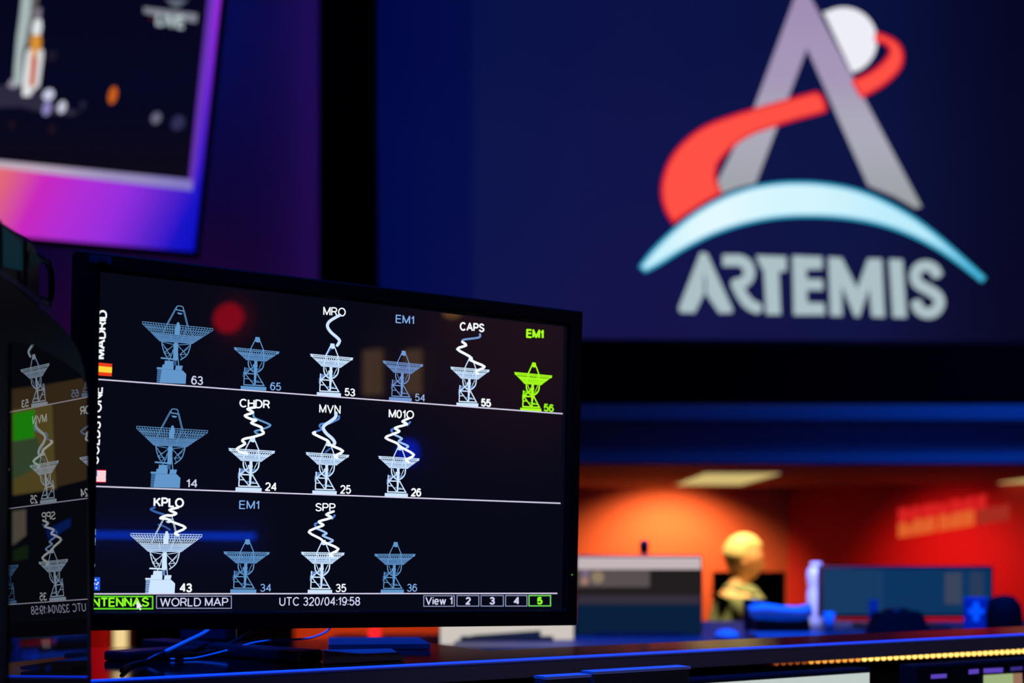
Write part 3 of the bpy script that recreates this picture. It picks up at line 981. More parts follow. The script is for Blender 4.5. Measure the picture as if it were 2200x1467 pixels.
mBox = em('box_lilac', (150, 158, 196))
mBoxG = em('box_green', (96, 214, 40))
frame_px(168, 329.5, 1279.6, 1309, 3.2, mBoxG)
cap('ANTENNAS', (178, 1304), (320.4, 1303), 20, em('text_green2', (140, 255, 40)), .18, name='caption', lean=0)
frame_px(335.4, 498, 1279.4, 1307.4, 1.8, mBox)
cap('WORLD MAP', (343.7, 1302.8), (490.3, 1302.2), 18.6, mTextL, .13)
cap('UTC 320/04:19:58', (600, 1301.5), (773.6, 1300.8), 19, mTextL, .13)
frame_px(909.6, 976.8, 1278.8, 1303, 1.6, mBox)
cap('View 1', (913.8, 1299.2), (972, 1299), 17.4, mTextL, .15)
for x0, x1, cx, s in ((981, 1029.6, 1005.6, '2'), (1032.8, 1082.2, 1057.5, '3'), (1085.5, 1133, 1109, '4')):
    frame_px(x0, x1, 1278.4, 1302.6, 1.6, mBox)
    cap(s, (cx - 5.6, 1298.8), (cx + 5.6, 1298.8), 16.6, mTextL, .22)
frame_px(1135.4, 1184, 1278, 1302.6, 2.4, em('box_green2', (112, 214, 90)))
cap('5', (1153.8, 1298.6), (1165.6, 1298.6), 16.4, em('text_green2', (140, 255, 40)), .26)
# flags of the three sites
mR, mY = em('flag_red', (232, 62, 30)), em('flag_yellow', (255, 214, 60))


def flagq(q, a0, a1, b0, b1):
    def P(a, b):
        t = [q[0][i] + (q[1][i] - q[0][i]) * a for i in (0, 1)]
        u = [q[3][i] + (q[2][i] - q[3][i]) * a for i in (0, 1)]
        return (t[0] + (u[0] - t[0]) * b, t[1] + (u[1] - t[1]) * b)
    return [P(a0, b0), P(a1, b0), P(a1, b1), P(a0, b1)]


def flag(q, bits, label):
    m = MB()
    mats, idx = [], []
    for (a0, a1, b0, b1, mt, lv) in bits:
        m.poly(onto(MP, flagq(q, a0, a1, b0, b1), C2 + lv * .0001))
        if mt not in mats: mats.append(mt)
        idx.append(mats.index(mt))
    o = m.build('flag_icon', mats[0], scrm)
    for mt in mats[1:]: o.data.materials.append(mt)
    for p, i in zip(o.data.polygons, idx): p.material_index = i
    o['label'] = label
    return o


flag([(203.5, 777.7), (241, 781.6), (240.2, 808.3), (203, 805.7)], [(0, 1, 0, .27, mR, 0), (0, 1, .27, .73, mY, 0), (0, 1, .73, 1, mR, 0)], 'red and yellow striped flag')
wf, bf, rf = em('flag_white', (255, 246, 250)), em('flag_blue', (84, 92, 190)), em('flag_pink', (255, 170, 180))
flag([(183, 1008.4), (227.7, 1009.3), (227.2, 1036.5), (182.4, 1035.4)], [(0, 1, i / 13, (i + 1) / 13, (em('flag_red2', (240, 40, 70)) if i in (0, 12) else rf) if i % 2 == 0 else wf, 0) for i in range(13)] + [(0, .58, 0, 7 / 13, bf, 1)], 'red and white striped flag with a blue corner')
ab = em('flag_deep_blue', (30, 92, 232))
flag([(172, 1239.4), (215, 1240), (214.5, 1268), (172, 1267.6)], [(0, 1, 0, 1, ab, 0)] + [(x - .035, x + .035, y - .05, y + .05, wf, 1) for x, y in ((.78, .2), (.9, .42), (.72, .5), (.82, .82), (.84, .55))], 'blue flag with small white stars')
flat('mouse_cursor', MP, [[(293, 1290), (306.5, 1303.5), (300.8, 1303.8), (304, 1309.5), (300.4, 1310.6), (297.6, 1305), (294, 1308.4)]], C4 + .0004, em('cursor_white', (236, 232, 250)), scrm)

# stand: neck and crossed feet on the shelf
base = MB()
pc = W(455, 0, 1.61); pc.z = SHZ


def footbar(a, b, w, h):
    m = MB()
    d = (b - a).normalized()
    s = d.cross(V((0, 0, 1)))
    m.obox((a + b) / 2 + V((0, 0, h / 2)), (b - a) / 2, s * w / 2, V((0, 0, h / 2)))
    return m


def onshelf(x, y):
    r = ray(x, y)
    return CAMP + r * ((SHZ - CAMZ) / r.z)


STAND = pbr('stand_black', (20, 19, 24), 0.35)
footbar(onshelf(330, 1394), onshelf(668, 1423), .036, .013).build('foot_bar', STAND, mon, .003)
footbar(onshelf(246, 1421), onshelf(560, 1396), .040, .011).build('foot_bar', STAND, mon, .003)
nk = MB()
t0, t1 = W(400, 1300, 1.62), W(490, 1300, 1.60)
nk.prism([V((W(385, 0, 1.63).x, 1.63, SHZ + .012)), V((W(482, 0, 1.60).x, 1.60, SHZ + .012)), V((W(482, 0, 1.60).x, 1.60, SHZ + .23)), V((W(385, 0, 1.63).x, 1.63, SHZ + .23))], (0.01, .03, 0))
nk.build('neck', pbr('neck_grey', (46, 46, 58), 0.35), mon, .004)
ctr = MP.at((bx0 + bx1) / 2, (by0 + by1) / 2, -.05)
nk2 = MB().tube([V((W(440, 0, 1.63).x, 1.635, SHZ + .20)), ctr + V((0, 0, -.02)), ctr + MP.n * .004], .022)
nk2.build('pivot_arm', STAND, mon)

# ================================================================== CONSOLE
E0 = V((-0.391, 1.264, SHZ))
ED = V((1.1325, 0.691, 0)).normalized()
EB = V((-ED.y, ED.x, 0))


def con(s, b, z):
    q = E0 + ED * s + EB * b
    q.z = z
    return q


cons = thing('control_console', con(.8, .1, 0), 'long black control console whose upper shelf has a bright blue front edge', 'console')
SHM = pbr('black_laminate', (5, 5, 7), 0.09)
sh = MB()
sh.prism([con(-.11, 0, SHZ), con(2.6, 0, SHZ), con(2.6, .125, SHZ), con(.50, .125, SHZ), con(.50, .42, SHZ), con(-.11, .42, SHZ)], (0, 0, -.022))
sh.build('shelf', SHM, cons)
MB().tube([con(-.11 + 2.71 * i / 40, -.001, SHZ - .0022) for i in range(41)], .0026, 12).build('edge_strip', pbr('pale_edge_band', (140, 160, 234), 0.5), cons)
MB().prism([con(-.11, -.0012, SHZ - .0052), con(2.6, -.0012, SHZ - .0052), con(2.6, -.0012, SHZ - .0215), con(-.11, -.0012, SHZ - .0215)], EB * .001).build('fascia', pbr('dark_fascia', (92, 88, 112), 0.5), cons)
bd = MB()
bd.prism([con(-.55, .05, SHZ - .0225), con(2.6, .05, SHZ - .0225), con(2.6, .05, 0), con(-.55, .05, 0)], EB * .06)
bd.build('body_panel', BLACK2, cons)
DESKZ = 1.05
MB().prism([con(-.55, -.62, DESKZ), con(2.6, -.62, DESKZ), con(2.6, .05, DESKZ), con(-.55, .05, DESKZ)], (0, 0, -.03)).build('worktop', SHM, cons)
for s in (-.5, 2.55):
    MB().obox(con(s, -.28, (DESKZ - .03) / 2), ED * .02, EB * .3, V((0, 0, (DESKZ - .03) / 2))).build('end_panel', BLACK2, cons)

# row of little warm lamps under the shelf lip
FPL = Plane(con(0, .02, SHZ - .03), ED, (0, 0, -1))
a0, b0 = FPL.ab(1668, 1424.5)
a1, b1 = FPL.ab(2200, 1398.5)
n_l = 46
stp = (a1 - a0) / (n_l - 6)
strip = thing('light_strip', FPL.at((a0 + a1) / 2, (b0 + b1) / 2 + .006, .0), 'strip of small glowing amber lamps under the console shelf lip', 'light')
MB().prism([FPL.at(a0 - .05, b0 - .006, -.004), FPL.at(a1 + .1, b1 - .006 - (b0 - b1) * .0, -.004), FPL.at(a1 + .1, b1 + .004, -.004), FPL.at(a0 - .05, b0 + .004, -.004)], FPL.n * -.006).build('channel', pbr('amber_channel', (120, 80, 30), 0.4), strip)
mAmb = em('amber_glow', (255, 205, 104), 2.0)
mAmb2 = em('amber_dim', (240, 160, 66), 1.2)
mAmb3 = em('amber_low', (180, 90, 40), 0.55)
for i in range(n_l):
    t = i / (n_l - 6)
    c = FPL.at(a0 + stp * i, b0 + (b1 - b0) * t, 0)
    MB().ball(c, .0036, .0036, .0036, 10, 6).build('lamp_bead', mAmb if i > 12 else (mAmb2 if i > 4 else mAmb3), strip)

# lower console screens, standing on the worktop in front of the shelf
CPL = Plane(con(0, -.05, SHZ - .1), ED, (0, 0, -1))


def console_screen(name, label, cat, quad, body_quad):
    pts = onto(CPL, body_quad, 0)
    bx = [CPL.ab(*q) for q in body_quad]
    xs = [p[0] for p in bx]; ys = [p[1] for p in bx]
    bot = (CPL.o.z - DESKZ - .004)
    t = thing(name, CPL.at((min(xs) + max(xs)) / 2, CPL.o.z - DESKZ, -.02), label, cat)
    x0, x1, y0 = min(xs), max(xs), sum(sorted(ys)[:2]) / 2
    MB().prism([CPL.at(x0, y0), CPL.at(x1, y0), CPL.at(x1, bot), CPL.at(x0, bot)], CPL.n * -.03).build('housing', BLACK2, t, .003)
    return t, x0, x1, y0, bot


t1, x0, x1, y0, bt = console_screen('console_display', 'console display with a pale blank screen at the bottom edge, under the amber lamps', 'display', None, [(1325, 1466), (1874, 1438), (1874, 1600), (1325, 1600)])
MB().poly([CPL.at(x0 + .012, y0 + .0055, .001), CPL.at(x1 - .006, y0 + .0055, .001), CPL.at(x1 - .006, bt - .02, .001), CPL.at(x0 + .012, bt - .02, .001)]).build('screen', em('pale_screen', (196, 208, 204), .95), t1)
t2, x0, x1, y0, bt = console_screen('button_console', 'console control panel with lilac buttons and a small green screen', 'control panel', None, [(1968, 1426), (2300, 1412), (2300, 1600), (1968, 1600)])
for i, (cx, cy, w, h) in enumerate(((2017, 1452.5, 34, 9), (2092, 1442.5, 22, 10), (2134, 1440, 42, 10), (2184, 1436, 26, 8))):
    flat('button', CPL, [[(cx - w / 2, cy - h / 2 + 1), (cx + w / 2, cy - h / 2 - 1), (cx + w / 2, cy + h / 2 - 1), (cx - w / 2, cy + h / 2 + 1)]], .003, em('button_lilac', (92, 66, 186)) if i < 3 else em('button_deep', (58, 44, 130)), t2)
pn = flat('panel_screen', CPL, [[(2113, 1450), (2176, 1446.5), (2180, 1560), (2113, 1560)]], .002, em('panel_green', (158, 178, 126)), t2)
flat('panel_screen_side', CPL, [[(2176, 1446.5), (2196, 1445.5), (2200, 1560), (2180, 1560)]], .003, em('panel_tan', (150, 112, 90)), pn)
# small grey boxes on the worktop with overhead light coloured in: pale top, dark body
for nm, lab, q, hh in (('junction_box', 'small grey box with a blue-lit top just left of the pale console display', (1283, 1492, 1443.5, 1433), .02), ('cable_box', 'low grey box with a blue-lit top, left of the taller one below the shelf', (1180, 1278, 1455, 1450), .02)):
    a, b = CPL.ab(q[0], q[2], .06), CPL.ab(q[1], q[3], .06)
    top = (a[1] + b[1]) / 2
    c = CPL.at((a[0] + b[0]) / 2, 0, .045)
    o = thing(nm, CPL.at((a[0] + b[0]) / 2, CPL.o.z - DESKZ, .041), lab, 'box')
    MB().prism([CPL.at(a[0], top + .003, .03), CPL.at(b[0], top + .003, .03), CPL.at(b[0], CPL.o.z - DESKZ, .03), CPL.at(a[0], CPL.o.z - DESKZ, .03)], CPL.n * .022).build('body', pbr('box_shaded', (40, 40, 48), .6), o, .002)
    MB().prism([CPL.at(a[0], top, .03), CPL.at(b[0], top, .03), CPL.at(b[0], top + .003, .03), CPL.at(a[0], top + .003, .03)], CPL.n * .024).build('lit_top', pbr('box_lit', (150, 150, 158), .5), o)

# ================================================================== SWITCHED-OFF PANEL AT THE LEFT (mirrors the monitor)
PN = V((0.99880512, -0.03870662, 0.0298352))
PO = V((PN.x, PN.y, PN.z)) * -0.39279520445084176 + V((0, 0, CAMZ))
SP = Plane(PO, (V((0, 1, 0)) - PN * PN.y), V((0, 0, -1)) + PN * PN.z)
pan = thing('side_display', (SP.px(100, 1100).x - .02, 1.04, DESKZ), 'dark glossy display at the far left mirroring the antenna screen', 'display')
pa = [SP.ab(x, y) for x, y in ((197, 800), (197, 1467), (0, 576), (110, 668), (150, 704), (180, 752))]
sa0, sb0 = SP.ab(24, 735)
sa1, sb1 = SP.ab(187, 838)
bot = (CAMZ - 1.15)
out = [SP.ab(x, y, .004) for x, y in ((-45, 540), (0, 577), (60, 627), (110, 668), (140, 694), (164, 722), (182, 754), (194, 792), (198, 840))]
out.append((SP.ab(202, 1450, .004)[0], bot))
out.append((SP.ab(-45, 1450, .004)[0], bot))
m = MB()
m.prism([SP.at(a, b, -.001) for a, b in out], SP.n * -.012)
m.build('housing', pbr('side_housing', (26, 26, 34), 0.5), pan, .002)
GLS = screen_mat('side_glass', (4, 4, 7), 1.0, 1.95, 0.0)
sq = [(24, 735), (70, 742), (130, 772), (170, 800), (185, 822), (188, 850), (187.5, 1480), (20, 1500)]
side_s = flat('screen', SP, [sq], 0.0, GLS, pan)
MB().box(SP.px(100, 1100).x - .03, SP.px(100, 1100).x - .012, 1.0, 1.08, DESKZ + .01, CAMZ - bot + .02).build('neck', BLACK, pan)
MB().box(SP.px(100, 1100).x - .10, SP.px(100, 1100).x + .05, .97, 1.11, DESKZ, DESKZ + .012).build('foot', BLACK, pan, .003)
# faint picture still glowing on that display, seen almost edge-on
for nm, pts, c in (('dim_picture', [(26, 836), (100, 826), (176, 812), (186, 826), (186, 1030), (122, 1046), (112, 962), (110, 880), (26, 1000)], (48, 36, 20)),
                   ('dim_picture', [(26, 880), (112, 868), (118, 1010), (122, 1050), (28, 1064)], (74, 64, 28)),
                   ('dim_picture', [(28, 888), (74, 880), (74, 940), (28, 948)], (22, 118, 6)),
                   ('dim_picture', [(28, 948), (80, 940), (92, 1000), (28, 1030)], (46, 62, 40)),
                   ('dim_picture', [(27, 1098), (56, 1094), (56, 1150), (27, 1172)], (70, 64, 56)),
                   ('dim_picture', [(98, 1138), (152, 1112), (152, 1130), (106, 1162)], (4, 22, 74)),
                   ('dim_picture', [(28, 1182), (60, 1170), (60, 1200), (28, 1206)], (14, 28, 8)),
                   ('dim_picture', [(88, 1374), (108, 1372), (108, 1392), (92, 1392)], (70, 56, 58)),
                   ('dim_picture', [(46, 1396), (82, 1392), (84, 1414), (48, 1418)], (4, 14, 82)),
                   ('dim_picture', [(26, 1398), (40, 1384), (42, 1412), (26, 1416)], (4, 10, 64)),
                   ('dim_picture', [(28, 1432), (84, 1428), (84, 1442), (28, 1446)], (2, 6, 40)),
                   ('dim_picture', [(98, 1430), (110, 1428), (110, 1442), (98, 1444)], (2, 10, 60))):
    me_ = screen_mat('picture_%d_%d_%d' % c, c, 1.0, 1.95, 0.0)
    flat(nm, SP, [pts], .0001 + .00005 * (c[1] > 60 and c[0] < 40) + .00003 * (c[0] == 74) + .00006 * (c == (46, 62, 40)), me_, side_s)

# ------------------------------------------------------------------ equipment case with glass doors and a handle
XC = -.384
KP = Plane((XC, 1.0, CAMZ), (0, 1, 0), (0, 0, -1))
case = thing('equipment_case', (-.51, .95, DESKZ), 'dark equipment case with teal glass doors and a handle at the upper left', 'case')
top = CAMZ + .247
prf = [(.80, DESKZ), (1.085, DESKZ), (1.098, DESKZ + .05), (1.098, CAMZ + .236), (1.085, top - .003), (1.068, top), (.80, top)]
MB().prism([V((XC, y, z)) for y, z in prf], (-.26, 0, 0)).build('body', pbr('case_body', (22, 24, 32), 0.45), case, .003)
TEAL = screen_mat('teal_glass_glow', (6, 34, 44), 1.0, 1.2, 0.5)  # teal reflections put in as emission; the doors hold no lamp
TEAL2 = screen_mat('teal_glass_glow_dim', (3, 15, 20), 1.0, 1.2, 0.5)
flat('glass_door', KP, [[(6, 487), (10, 490), (48, 522), (49, 582), (6, 572)]], .001, TEAL, case)
flat('glass_door', KP, [[(62, 536), (94, 560), (80, 572), (62, 574)]], .001, TEAL2, case)
for q in ([(0, 470), (3.5, 473), (3.5, 580), (0, 577)], [(50, 512), (58, 518), (58, 626), (50, 619)], [(104, 555), (110.5, 560), (110.5, 660), (104, 655)]):
    flat('door_post', KP, [q], .002, BLACK2, case)
flat('lit_edge', KP, [[(0, 577), (60, 620), (110, 661), (110, 675), (60, 634), (0, 590)]], .0022, pbr('lit_edge_violet', (120, 110, 160), 0.4), case)  # light caught by the side display's top edge, drawn as a pale strip
hy0, hy1 = KP.px(110, 565).y, KP.px(141, 600).y
hz0, hz1 = CAMZ - (569 - CY) / FPX * hy1, CAMZ - (655 - CY) / FPX * hy1
hx = XC - .012
MB().tube([(hx, hy0 - .02, hz0), (hx, hy1 - .012, hz0), (hx, hy1 - .003, hz0 - .004), (hx, hy1, hz0 - .014), (hx, hy1, hz1 + .014), (hx, hy1 - .003, hz1 + .004), (hx, hy1 - .012, hz1), (hx, hy0 - .02, hz1)], .0028).build('handle', BLACK, case)

# ------------------------------------------------------------------ cables below the monitor
CABG = pbr('pale_cable', (170, 172, 180), 0.35)
CABD = pbr('black_cable', (14, 13, 16), 0.45)


def cable(name, label, pts, r, mat):
    path = []
    P = [W(*p) for p in pts]
    for i in range(len(P) - 1):
        p0, p1, p2, p3 = P[max(i - 1, 0)], P[i], P[i + 1], P[min(i + 2, len(P) - 1)]
        for k in range(6):
            t = k / 6
            path.append(.5 * (2 * p1 + (p2 - p0) * t + (2 * p0 - 5 * p1 + 4 * p2 - p3) * t * t + (3 * p1 - p0 - 3 * p2 + p3) * t ** 3))
    path.append(P[-1])
    path = [V((p.x, p.y, max(p.z, SHZ + r))) for p in path]
    o = MB().tube(path, r, 10).build(name, mat)
    return tag(o, label, 'cable')


cable('video_cable', 'thick cable catching bright blue light under the monitor', [(458, 1330, 1.60), (444, 1356, 1.56), (402, 1378, 1.50), (357, 1400, 1.45)], .0027, CABG)
cable('power_cable', 'thin blue-lit cable curving right below the monitor', [(712, 1340, 1.62), (702, 1356, 1.62), (672, 1369, 1.60), (640, 1373, 1.58), (590, 1375, 1.57), (545, 1381, 1.55), (500, 1394, 1.53), (450, 1407, 1.51), (410, 1415, 1.49), (366, 1416, 1.48)], .0013, CABG)
cable('signal_cable', 'dark cable crossing behind the bright blue one to the shelf edge', [(560, 1345, 1.64), (540, 1358, 1.62), (490, 1384, 1.57), (430, 1404, 1.53), (357, 1402, 1.46), (310, 1422, 1.44), (280, 1436, 1.40), (262, 1452, 1.33)], .0024, CABD)
o = MB().prism([onshelf(694, 1428) + V((0, 0, .001)), onshelf(868, 1419) + V((0, 0, .001)), onshelf(840, 1402) + V((0, 0, .001)), onshelf(694, 1405) + V((0, 0, .001))], (0, 0, .004)).build('soffit_reflection', pbr('reflection_grey', (74, 74, 80), 0.8))  # added slab imitating the blue soffit mirrored in the shelf
tag(o, 'added flat slab standing in for a blue reflection on the glossy shelf', 'slab')
o = MB().prism([onshelf(x, y) + V((0, 0, .001)) for x, y in ((706, 1397), (925, 1395), (900, 1380), (706, 1380))], (0, 0, .006)).build('reflection_cover', pbr('cover_slate', (52, 52, 60), 0.8))  # added slab that covers the orange reflection in the shelf
tag(o, 'added flat dark slab covering a warm reflection at the back of the shelf', 'folder')

# ================================================================== SECOND ROW OF CONSOLES
D2Z = CAMZ - .255
d2 = thing('console_desk', (1.2, 4.15, 0), 'dark desk of the second row carrying the two wide displays', 'desk')
MB().box(-.16, 2.7, 3.5, 4.8, D2Z - .03, D2Z).build('worktop', pbr('desk_dark', (70, 66, 74), 0.5), d2, .004)
for x in (-.1, 2.62):
    MB().box(x, x + .04, 3.55, 4.75, 0, D2Z - .03).build('end_panel', BLACK2, d2)
MB().box(-.06, 2.62, 4.6, 4.63, .2, D2Z - .03).build('modesty_panel', BLACK2, d2)


def wide_display(name, label, d, x0, x1, y0, y1, bez, mat_b, depth=.04):
    bottom = D2Z
    a, b = W(x0, y0, d), W(x1, y1, d)
    t = thing(name, ((a.x + b.x) / 2, d + .06, bottom), label, 'monitor')
    MB().box(a.x - bez, b.x + bez, d, d + depth, b.z - bez, a.z + bez).build('housing', mat_b, t, .004)
    cx = (a.x + b.x) / 2
    MB().box(cx - .04, cx + .04, d + depth, d + depth + .03, bottom + .01, (a.z + b.z) / 2).build('neck', BLACK, t)
    MB().box(cx - .13, cx + .13, d - .04, d + .18, bottom, bottom + .012).build('foot', BLACK, t, .003)
    PL = Plane((a.x, d, a.z), (1, 0, 0), (0, 0, -1))
    return t, PL


t, PL = wide_display('office_monitor', 'wide monitor with a pale bar over black and navy, right of the main screen', 4.0, 1240, 1506, 1196, 1362, .004, BLACK)
s = flat('screen', PL, [[(1240, 1196), (1506, 1196), (1506, 1362), (1240, 1362)]], .002, screen_mat('office_screen', (12, 12, 14)), t)
for nm, q, c in (('title_bar', (1240, 1506, 1197, 1223), (196, 182, 184)), ('dark_area', (1240, 1506, 1223, 1279), (34, 29, 30)), ('grey_area', (1240, 1396, 1224, 1261), (88, 79, 80)),
                 ('status_bar', (1240, 1506, 1279, 1298), (50, 46, 60)), ('map_area', (1240, 1506, 1298, 1362), (9, 32, 60))):
    flat(nm, PL, [[(q[0], q[2]), (q[1], q[2]), (q[1], q[3]), (q[0], q[3])]], .003 if nm != 'grey_area' else .004, em(nm, c), s)
for (x, y, r, c) in ((1258, 1232, 9, (122, 100, 130)), (1256, 1248, 9, (160, 120, 106)), (1284, 1240, 14, (140, 122, 100))):
    flat('window_icon', PL, [[(x + r * math.cos(a * .63), y + r * math.sin(a * .63)) for a in range(10)]], .005, em('ic_%d' % c[0], c), s)
wc = W(1384, 1194, 4.02)
o = thing('webcam', (wc.x, 4.02, wc.z + .004), 'small dark webcam on top of the pale-barred office monitor', 'webcam')
MB().box(wc.x - .012, wc.x + .012, 4.005, 4.035, wc.z + .0045, wc.z + .012).build('clip', BLACK, o)
MB().lathe((wc.x, 4.02, wc.z + .012), [(.010, 0), (.013, .006), (.013, .026), (.009, .034)]).build('body', BLACK, o)

t, PL = wide_display('map_monitor', 'wide monitor with a plain blue screen before the red wall', 4.3, 1768, 2128, 1222, 1320, .009, pbr('frame_grey', (64, 34, 42), 0.4))
s = flat('screen', PL, [[(1768, 1222), (2128, 1222), (2128, 1320), (1768, 1320)]], .002, screen_mat('blue_screen', (12, 52, 94)), t)
for q, c in (((2030, 2066, 1230, 1298), (58, 68, 92)), ((2084, 2112, 1228, 1296), (40, 58, 88)), ((1768, 1900, 1222, 1320), (22, 58, 98))):
    flat('picture_area', PL, [[(q[0], q[2]), (q[1], q[2]), (q[1], q[3]), (q[0], q[3])]], .003, em('mp_%d' % c[0], c), s)

# second office monitor, mostly hidden by the main one
t, PL = wide_display('office_monitor', 'monitor with a white page whose lower edge peeks out below the main monitor', 3.8, 946, 1232, 1190, 1385, .003, BLACK)
s = flat('screen', PL, [[(946, 1190), (1232, 1190), (1232, 1385), (946, 1385)]], .002, screen_mat('office_screen', (12, 12, 14)), t)
flat('page', PL, [[(946, 1190), (1232, 1190), (1232, 1374), (1162, 1374), (1162, 1354), (1014, 1364), (1014, 1385), (946, 1385)]], .003, em('page_white', (206, 198, 190)), s)
flat('picture_area', PL, [[(1014, 1364), (1162, 1354), (1162, 1382), (1014, 1384)]], .003, em('page_navy', (10, 32, 60)), s)

# desk telephone with its handset, light plastic in blue light
ph = W(1680, 1350, 3.75)
tel = thing('desk_telephone', (ph.x, 3.75, D2Z), 'pale desk telephone in blue light, in front of the seated person', 'telephone')
b0, b1 = W(1612, 1344, 3.75), W(1762, 1344, 3.75)
MB().prism([V((b0.x, 3.66, D2Z)), V((b1.x, 3.66, D2Z)), V((b1.x, 3.66, D2Z + .025)), V((b0.x, 3.66, D2Z + .025))], (0, .17, 0)).build('base', pbr('phone_grey', (120, 122, 128), .5), tel, .006)
MB().prism([V((b0.x + .02, 3.78, D2Z + .025)), V((b1.x - .02, 3.78, D2Z + .025)), V((b1.x - .02, 3.81, D2Z + .078)), V((b0.x + .02, 3.81, D2Z + .078))], (0, .012, 0)).build('cradle', BLACK, tel)
hp = [W(x, y, 3.77) for x, y in ((1610, 1314), (1640, 1308), (1680, 1312), (1715, 1314), (1742, 1310))]
MB().tube([hp[0]] + hp[1:], [.017, .017, .015, .016, .018], 12).build('handset', WHITE, tel)
ms = W(1572, 1353, 3.6)
o = MB().ball((ms.x, 3.68, D2Z + .019), .034, .052, .019).build('computer_mouse', GREY)
tag(o, 'round pale mouse in blue light left of the desk telephone', 'mouse')
mg = W(1622, 1310, 4.2)
o = thing('coffee_mug', (mg.x, 4.2, D2Z), 'black mug standing behind the desk telephone', 'mug')
MB().lathe((mg.x, 4.2, D2Z), [(.030, 0), (.036, .008), (.038, .10), (.034, .10), (.031, .02)]).build('body', BLACK, o)
MB().tube([V((mg.x + .034 + .026 * math.sin(a * math.pi / 8), 4.2, D2Z + .05 + .03 * math.cos(a * math.pi / 8))) for a in range(9)], .005).build('handle', BLACK, o)
# white bottle
bt = W(1753, 1340, 4.5)
o = thing('spray_bottle', (bt.x, 4.5, D2Z), 'white bottle standing at the left end of the plain blue monitor', 'bottle')
hB = W(0, 1207, 4.5).z - D2Z
MB().lathe((bt.x, 4.5, D2Z), [(.024, 0), (.029, .006), (.030, hB * .52), (.026, hB * .60), (.029, hB * .66), (.031, hB * .80), (.026, hB * .90), (.014, hB * .93)]).build('body', pbr('bottle_white', (225, 225, 238), .45), o)
MB().lathe((bt.x, 4.5, D2Z + hB * .92), [(.013, 0), (.020, .004), (.020, hB * .07), (.010, hB * .08)]).build('cap', WHITE, o)
cp = W(1781, 1330, 4.15)
o = MB().lathe((cp.x, 4.15, D2Z), [(.013, 0), (.018, .062), (.016, .062), (.012, .006)]).build('paper_cup', pbr('cup_white', (200, 200, 210), .6))
tag(o, 'small white cup right beside the foot of the white bottle', 'cup')
# black telephone and card by the blue monitor
bp = W(1932, 1340, 3.95)
o = thing('conference_phone', (bp.x, 3.95, D2Z), 'black low conference phone before the plain blue monitor', 'telephone')
w0, w1 = W(1868, 0, 3.95).x, W(1996, 0, 3.95).x
hC = W(0, 1312, 3.95).z - D2Z
MB().prism([V((w0, 3.9, D2Z)), V((w1, 3.9, D2Z)), V((w1 - .03, 3.92, D2Z + hC)), V((w0 + .03, 3.92, D2Z + hC * .92))], (0, .12, 0)).build('body', BLACK2, o, .006)
MB().lathe(((w0 + w1) / 2, 3.98, D2Z + hC - .002), [(.04, 0), (.036, .006), (.02, .010)]).build('speaker_dome', BLACK, o)
cd = W(1877, 1315, 4.1)
o = MB().box(cd.x - .013, cd.x + .013, 4.10, 4.106, D2Z, W(0, 1288, 4.1).z).build('name_card', pbr('card_blue', (90, 100, 130), .6))
tag(o, 'narrow upright card left of the black conference phone', 'card')
# tissue box with a white emblem
tb = W(2104, 1316, 3.85)
o = thing('tissue_box', (tb.x, 3.85, D2Z), 'small box with a white cross emblem at the right end of the blue monitor', 'box')
ang = math.radians(-24)
ca, sa = math.cos(ang), math.sin(ang)
hT = W(0, 1284, 3.85).z - D2Z
MB().obox((tb.x, 3.87, D2Z + hT / 2), V((ca, sa, 0)) * .033, V((-sa, ca, 0)) * .033, V((0, 0, hT / 2))).build('carton', pbr('carton_blue', (70, 84, 140), .6), o, .003)
FPn = Plane(V((tb.x, 3.87, D2Z + hT)) - V((-sa, ca, 0)) * .0335 - V((ca, sa, 0)) * .033, (ca, sa, 0), (0, 0, -1))
cm = MB()
for (a0_, a1_, b0_, b1_) in ((.026, .042, .012, .066), (.014, .054, .030, .046)):
    cm.poly([FPn.at(a0_, b0_, .001), FPn.at(a1_, b0_, .001), FPn.at(a1_, b1_, .001), FPn.at(a0_, b1_, .001)])
cm.build('emblem', pbr('emblem_paint', (240, 240, 250), .6), o)
sp = W(2172, 1330, 3.7)
o = thing('desk_speaker', (sp.x, 3.75, D2Z), 'round black speaker at the right edge beside the cross-marked box', 'speaker')
hS = W(0, 1278, 3.75).z - D2Z
MB().lathe((sp.x, 3.75, D2Z), [(.040, 0), (.046, .01), (.050, hS * .5), (.044, hS * .8), (.026, hS * .97), (.004, hS)]).build('body', BLACK2, o)
MB().lathe((sp.x, 3.75, D2Z), [(.047, 0), (.049, .004), (.049, .012), (.046, .014)]).build('base_ring', DARK, o)

# low cabinet with a red lamp, seen under the main monitor
k0, k1 = W(688, 0, 5.2), W(948, 0, 5.2)
kz = W(0, 1382, 5.2).z
o = thing('low_cabinet', ((k0.x + k1.x) / 2, 5.4, 0), 'low cabinet with a blue-lit top seen beneath the main monitor', 'cabinet')
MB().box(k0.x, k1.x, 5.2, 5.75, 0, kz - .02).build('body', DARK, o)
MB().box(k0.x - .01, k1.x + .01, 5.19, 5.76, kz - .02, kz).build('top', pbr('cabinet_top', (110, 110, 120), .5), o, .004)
MB().box((k0.x + k1.x) / 2 - .003, (k0.x + k1.x) / 2 + .003, 5.185, 5.2, .1, kz - .03).build('door_gap', BLACK2, o)
rl = W(805, 1370, 5.3)
o = thing('red_beacon', (rl.x, 5.3, kz), 'glowing red lamp on the low cabinet beneath the main monitor', 'lamp')
MB().lathe((rl.x, 5.3, kz), [(.03, 0), (.03, .008), (.024, .010)]).build('base', BLACK, o)
MB().ball((rl.x, 5.3, kz + .032), .026).build('dome', em('beacon_red', (255, 34, 42), 1.2), o)

